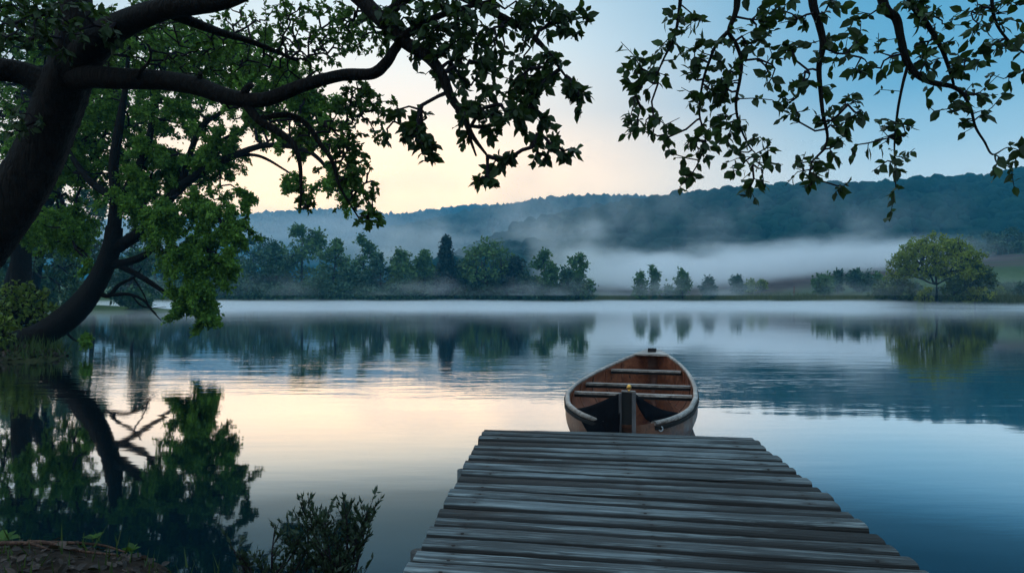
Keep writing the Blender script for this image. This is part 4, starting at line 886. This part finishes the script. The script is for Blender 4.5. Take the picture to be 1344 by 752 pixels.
# near stem post: dark channel between two pale cheeks, a brass knob behind its top
def post_piece(name, v0, v1, ua, ub, z0_, z1_, mat):
    return cbox(name, [loc(u_, v_, z_) for z_ in (z0_, z1_) for u_, v_ in ((ua, v0), (ua, v1), (ub, v1), (ub, v0))], mat)
post_piece('stem_post', -.047, .047, .0, .07, -.02, .695, M['dark'])
M['cheek'] = wood_mat('stem_cheek_wood', (.03, .03, .032), (.07, .07, .075), (.14, .14, .15), grain=(14, 14, 1.2), rough=.6, bump=.3, knots=False, cool=None)
post_piece('stem_cheek', -.073, -.048, -.025, .06, -.02, .688, M['cheek'])
post_piece('stem_cheek', .048, .085, -.025, .06, -.02, .70, M['cheek'])
post_piece('stem_cap', -.050, .080, -.005, .05, .700, .712, M['gun'])
m, t, o = newmat('brass'); b = NB(t); t.links.new(b.bsdf((.75, .40, .10), .28, .5, None, 1.0), o.inputs[0]); M['brass'] = m
V = IV3 * .022 * np.array([1, 1, 1.15]); mk('knob', V + loc(.035, .02, .745), [IF3], M['brass'], canoe, True)
V, F = tube([loc(.035, .02, .70), loc(.035, .02, .728)], [.012, .010], 10); mk('knob_stem', V, F, M['brass'], canoe, True)
# fitting and worn lettering on the right bow
m, t, o = newmat('steel'); b = NB(t); t.links.new(b.bsdf((.5, .52, .55), .3, .5, None, 1.0), o.inputs[0]); M['steel'] = m
def on_hull(u, f, side=1, out_=.006):
    w_ = float(smooth_tab(u, WT)); s_ = float(smooth_tab(u, ZT)); e = min(u, LEN - u); zb = -.13 + .16 * math.exp(-e / .28)
    y_ = np.interp(f, SECS[:, 1], SECS[:, 0]); return loc(u, side * (y_ * w_ + out_), zb + (s_ - zb) * f)
rg = [on_hull(.21, .86, 1, .012) + np.array((math.cos(a_) * .019, -.004, math.sin(a_) * .022)) for a_ in np.linspace(0, 2 * np.pi, 17)]
V, F = tube(rg, [.0065] * 17, 7); mk('mooring_ring', V, F, M['steel'], canoe, True)
gq = Geo()
for q in range(7):
    c_ = on_hull(.30 + q * .022, .85 + .004 * q, 1, .004); h_ = .012 if q in (0, 3) else .008
    V, F = tube([c_ - (0, 0, h_), c_ + (rng.normal(0, .003), 0, h_)], [.0028, .0028], 5); gq.add(V, F)
V, F = gq.get(); mk('worn_lettering', V, F, M['dark'], canoe)

# black tarpaulin drawn from the stem post over the bow
m, t, o = newmat('black_canvas'); b = NB(t); v = b.n('ShaderNodeTexCoord').outputs['Object']
t.links.new(b.bsdf(b.mix(b.noise(v, 6, 3), (.002, .0025, .004), (.006, .007, .010)), .9, .03, b.bump(b.noise(v, 14, 4), .5, .02)), o.inputs[0]); M['canvas'] = m
def sheet(top, bot, n_, m_, fold, root_off):
    T_ = catmull([loc(*p) for p in top], n_); B_ = catmull([loc(*p) for p in bot], n_); V = []
    L_ = min(len(T_), len(B_)); nd = np.array((-AX[0], -AX[1], .25))
    for i in range(L_):
        for j in range(m_):
            s_ = j / (m_ - 1); tt = i / (L_ - 1); p = T_[i] * (1 - s_) + B_[i] * s_
            V.append(p + nd * math.sin(s_ * math.pi) * (root_off + fold * (math.sin(tt * 9 + s_ * 3) * .6 + math.sin(tt * 17 - s_ * 5) * .4)))
    return np.array(V), [grid_faces(L_, m_)]
gq = Geo()
gq.add(*sheet([(.03, -.05, .69), (.16, -.20, .60), (.40, -.38, .49), (.72, -.55, .405)], [(-.03, -.075, .02), (-.04, -.13, .04), (-.02, -.19, .07), (.03, -.25, .12)], 8, 16, .015, .045))
gq.add(*sheet([(.04, .05, .705), (.20, .17, .60), (.42, .33, .49), (.72, .52, .41)], [(.02, .085, .62), (.06, .13, .52), (.12, .19, .43), (.22, .28, .385)], 8, 12, .03, .02))
V, F = gq.get()
tp = mk('tarpaulin', V, F, M['canvas'], None, True); tp.location = canoe.location
md = tp.modifiers.new('thickness', 'SOLIDIFY'); md.thickness = .006
tag(tp, 'black tarpaulin pulled from the near post down over the bow of the canoe', 'tarpaulin')
# blue cloth bundled inside
m, t, o = newmat('blue_cloth'); b = NB(t); v = b.n('ShaderNodeTexCoord').outputs['Object']
t.links.new(b.bsdf(b.mix(b.noise(v, 5, 3), (.03, .09, .14), (.09, .20, .28)), .85, .2, b.bump(b.noise(v, 16, 4), .6, .02)), o.inputs[0]); M['cloth'] = m
gq = Geo()
for (u, v_, z_, r_) in ((1.02, -.40, .27, .13), (1.12, -.22, .25, .13), (.86, -.34, .30, .09)):
    f = 1 + .18 * np.sin(IV3 @ rng.normal(0, 4, 3)) + .10 * np.sin(IV3 @ rng.normal(0, 9, 3)); gq.add(IV3 * f[:, None] * r_ * np.array((1.2, 1.2, .55)) + loc(u, v_, z_), [IF3])
V, F = gq.get(); cb = mk('cloth_bundle', V, F, M['cloth'], None, True); cb.location = canoe.location
tag(cb, 'blue cloth bundle lying inside the canoe against its left side', 'cloth')

# ------------------------------------------------------------------ near bank
def litter():
    n = 5200; X_ = rng.uniform(-6.5, -.7, n); Y_ = rng.uniform(2.2, 5.6, n); z = ground_z(X_, Y_); s = (z > .02); X_, Y_, z = X_[s], Y_[s], z[s]; n = len(z)
    P = np.stack([X_, Y_, z + .012], 1); ax = unit(rng.normal(0, 1, (n, 3)) * np.array([1, 1, .25])); nr = rng.normal(0, .5, (n, 3)) + np.array([0, 0, 1])
    V, F = leaves(P, ax, nr, rng.uniform(.03, .075, n), LEAF8)
    o = mk('leaf_litter', V, F, M['litter']); o['kind'] = 'stuff'
M['litter'] = leaf_mat('dead_leaves', (.005, .0035, .003), (.018, .011, .009), (.06, .038, .03), .05)
litter()
lp = shore_points(5000, -17, -10.5, 14.5, 22, .02, 2); V, F = leaves(lp + (0, 0, .05), unit(rng.normal(0, 1, lp.shape) * (1, 1, .5)), rng.normal(0, .7, lp.shape) + (0, 0, 1), rng.uniform(.07, .2, len(lp)), LEAF4)
o = mk('leaf_litter', V, F, M['litter']); o['kind'] = 'stuff'
tufts('bank_grass', shore_points(2600, -17, -10.5, 14.5, 24, .03, 2), .15, .5, .02, M['grass'], 3)
tufts('bank_grass', shore_points(350, -5.5, -1.5, 3.2, 5.0, .06, .5), .04, .14, .006, M['grass'], 3)
def roots():
    for k_, (a, bq, lab) in enumerate([((-.5, 4.22), (-1.25, 3.95), 0), ((-.2, 4.2), (-.9, 4.0), 0)]): pass
gq = Geo()
for pts in ([(-3.3, 4.15), (-3.0, 4.12), (-2.75, 4.05), (-2.5, 4.12), (-2.32, 4.1)], [(-2.9, 4.1), (-2.7, 3.98), (-2.5, 3.9), (-2.25, 3.92)], [(-3.1, 4.0), (-2.8, 3.93), (-2.6, 3.84)]):
    P = [(x_, y_, max(.03, float(ground_z(x_, y_))) + rng.uniform(.0, .035)) for x_, y_ in pts]
    P = catmull(P, 7); V, F = tube(P, np.linspace(.016, .005, len(P)), 8, .12); gq.add(V, F)
m = bark_mat('root_bark', (.03, .016, .012), (.10, .055, .04), 14, .6, .01)
V, F = gq.get(); tag(mk('tree_root', V, F, m, None, True), 'reddish bare roots crossing the soil of the near bank', 'root')

LEAFN = (np.array([(0, 0, 0), (-.17, .4, .05), (0, 1, -.04), (.17, .4, .05)]), [np.array([(0, 3, 1), (3, 2, 1)])])
def sprig(label, px, py_top, d, wpx, stems, shoots, leaf='leaf_sprig', lsz=.030):
    x_ = (px - CX) / FPX * d; z0_ = max(0.0, float(ground_z(x_, d))) - .03; k_ = d / FPX; H = CAM_H - (py_top - HY) * k_ - z0_
    root = thing('shrub', label, 'shrub', (x_, d, z0_), 'shrubs at the foot of the dock bank'); gq = Geo(); A_ = []; D_ = []
    for q in range(stems):
        hh = H * (1.0 if q == 0 else rng.uniform(.55, .97)); fx = wpx * k_ * .5 * (0 if q == 0 else rng.uniform(-1, 1))
        P = catmull([(x_ + fx * .10, d + rng.normal(0, .02), z0_), (x_ + fx * .35 + rng.normal(0, .012), d + rng.normal(0, .03), z0_ + hh * .4), (x_ + fx * .7 + rng.normal(0, .012), d + rng.normal(0, .04), z0_ + hh * .75), (x_ + fx, d + rng.normal(0, .05), z0_ + hh)], 6)
        gq.add(*tube(P, np.linspace(.008, .0022, len(P)), 6, .05))
        for w_ in range(shoots):
            f = rng.uniform(.25, 1.0); ix = f * (len(P) - 1.001); a0 = P[int(ix)] * (1 - ix % 1) + P[int(ix) + 1] * (ix % 1)
            a = rng.random() * 6.28; L_ = H * rng.uniform(.10, .24) * (1.15 - .55 * f); up = rng.uniform(.6, 1.5); dv = unit(np.array([math.cos(a), math.sin(a), up]))
            Q = np.array([a0, a0 + dv * L_ * .5 + (0, 0, .01), a0 + dv * L_ + (0, 0, .035 * L_ / .1)]); gq.add(*tube(Q, [.0022, .0016, .001], 4))
            m_ = int(L_ / .0062); tt = rng.random(m_)[:, None]; A_.append(Q[0] * (1 - tt) + Q[2] * tt); D_.append(np.repeat(unit(Q[2] - Q[0])[None], m_, 0))
    V, F = gq.get(); part('stems', V, F, M['twig'], root); A_ = np.vstack(A_); D_ = np.vstack(D_)
    V, F = leaves(A_, D_ * .9 + rng.normal(0, .48, A_.shape) + (0, 0, .25), rng.normal(0, 1, A_.shape), lsz * np.exp(rng.normal(0, .25, len(A_))), LEAFN); part('foliage', V, F, M[leaf], root)
sprig('thin dark shrub sprig with a tall bare stem at the bottom edge', 400, 653, 3.35, 74, 4, 15)
sprig('bushier dark shrub, right of the two at the bottom edge', 452, 655, 3.30, 92, 11, 17)
sprig('low dark shrub tucked under the thin sprig at the bottom edge', 352, 700, 3.3, 110, 9, 12)
def seedling(label, px, py, d, n, ln, leaf, up_=.6):
    x_ = (px - CX) / FPX * d; z0_ = max(.02, float(ground_z(x_, d))); root = thing('seedling', label, 'plant', (x_, d, z0_))
    P = np.array([(x_, d, z0_ - .02), (x_ + .004, d, z0_ + .03), (x_ + .006, d, z0_ + .06)]); V, F = tube(P, [.004, .0035, .002], 6); part('stem', V, F, M['twig'], root)
    a = np.linspace(0, 6.28, n, endpoint=False) + rng.normal(0, .3, n); ax = np.stack([np.cos(a), np.sin(a), np.full(n, up_) + rng.normal(0, .25, n)], 1)
    V, F = leaves(np.repeat(P[2:3], n, 0), ax, np.tile([0, 0, 1.], (n, 1)) + rng.normal(0, .3, (n, 3)), ln * rng.uniform(.7, 1.2, n), LEAF8); part('leaves', V, F, M[leaf], root)
seedling('small green seedling at the edge of the near bank by the water', 122, 722, 4.12, 7, .055, 'leaf_fine')
seedling('arching yellow-green blades at the bottom left frame edge', 4, 716, 4.25, 6, .10, 'leaf_fine', .35)
seedling('low green fern-like plant on the near bank right of the seedling', 172, 741, 3.9, 12, .06, 'leaf_fine', .4)
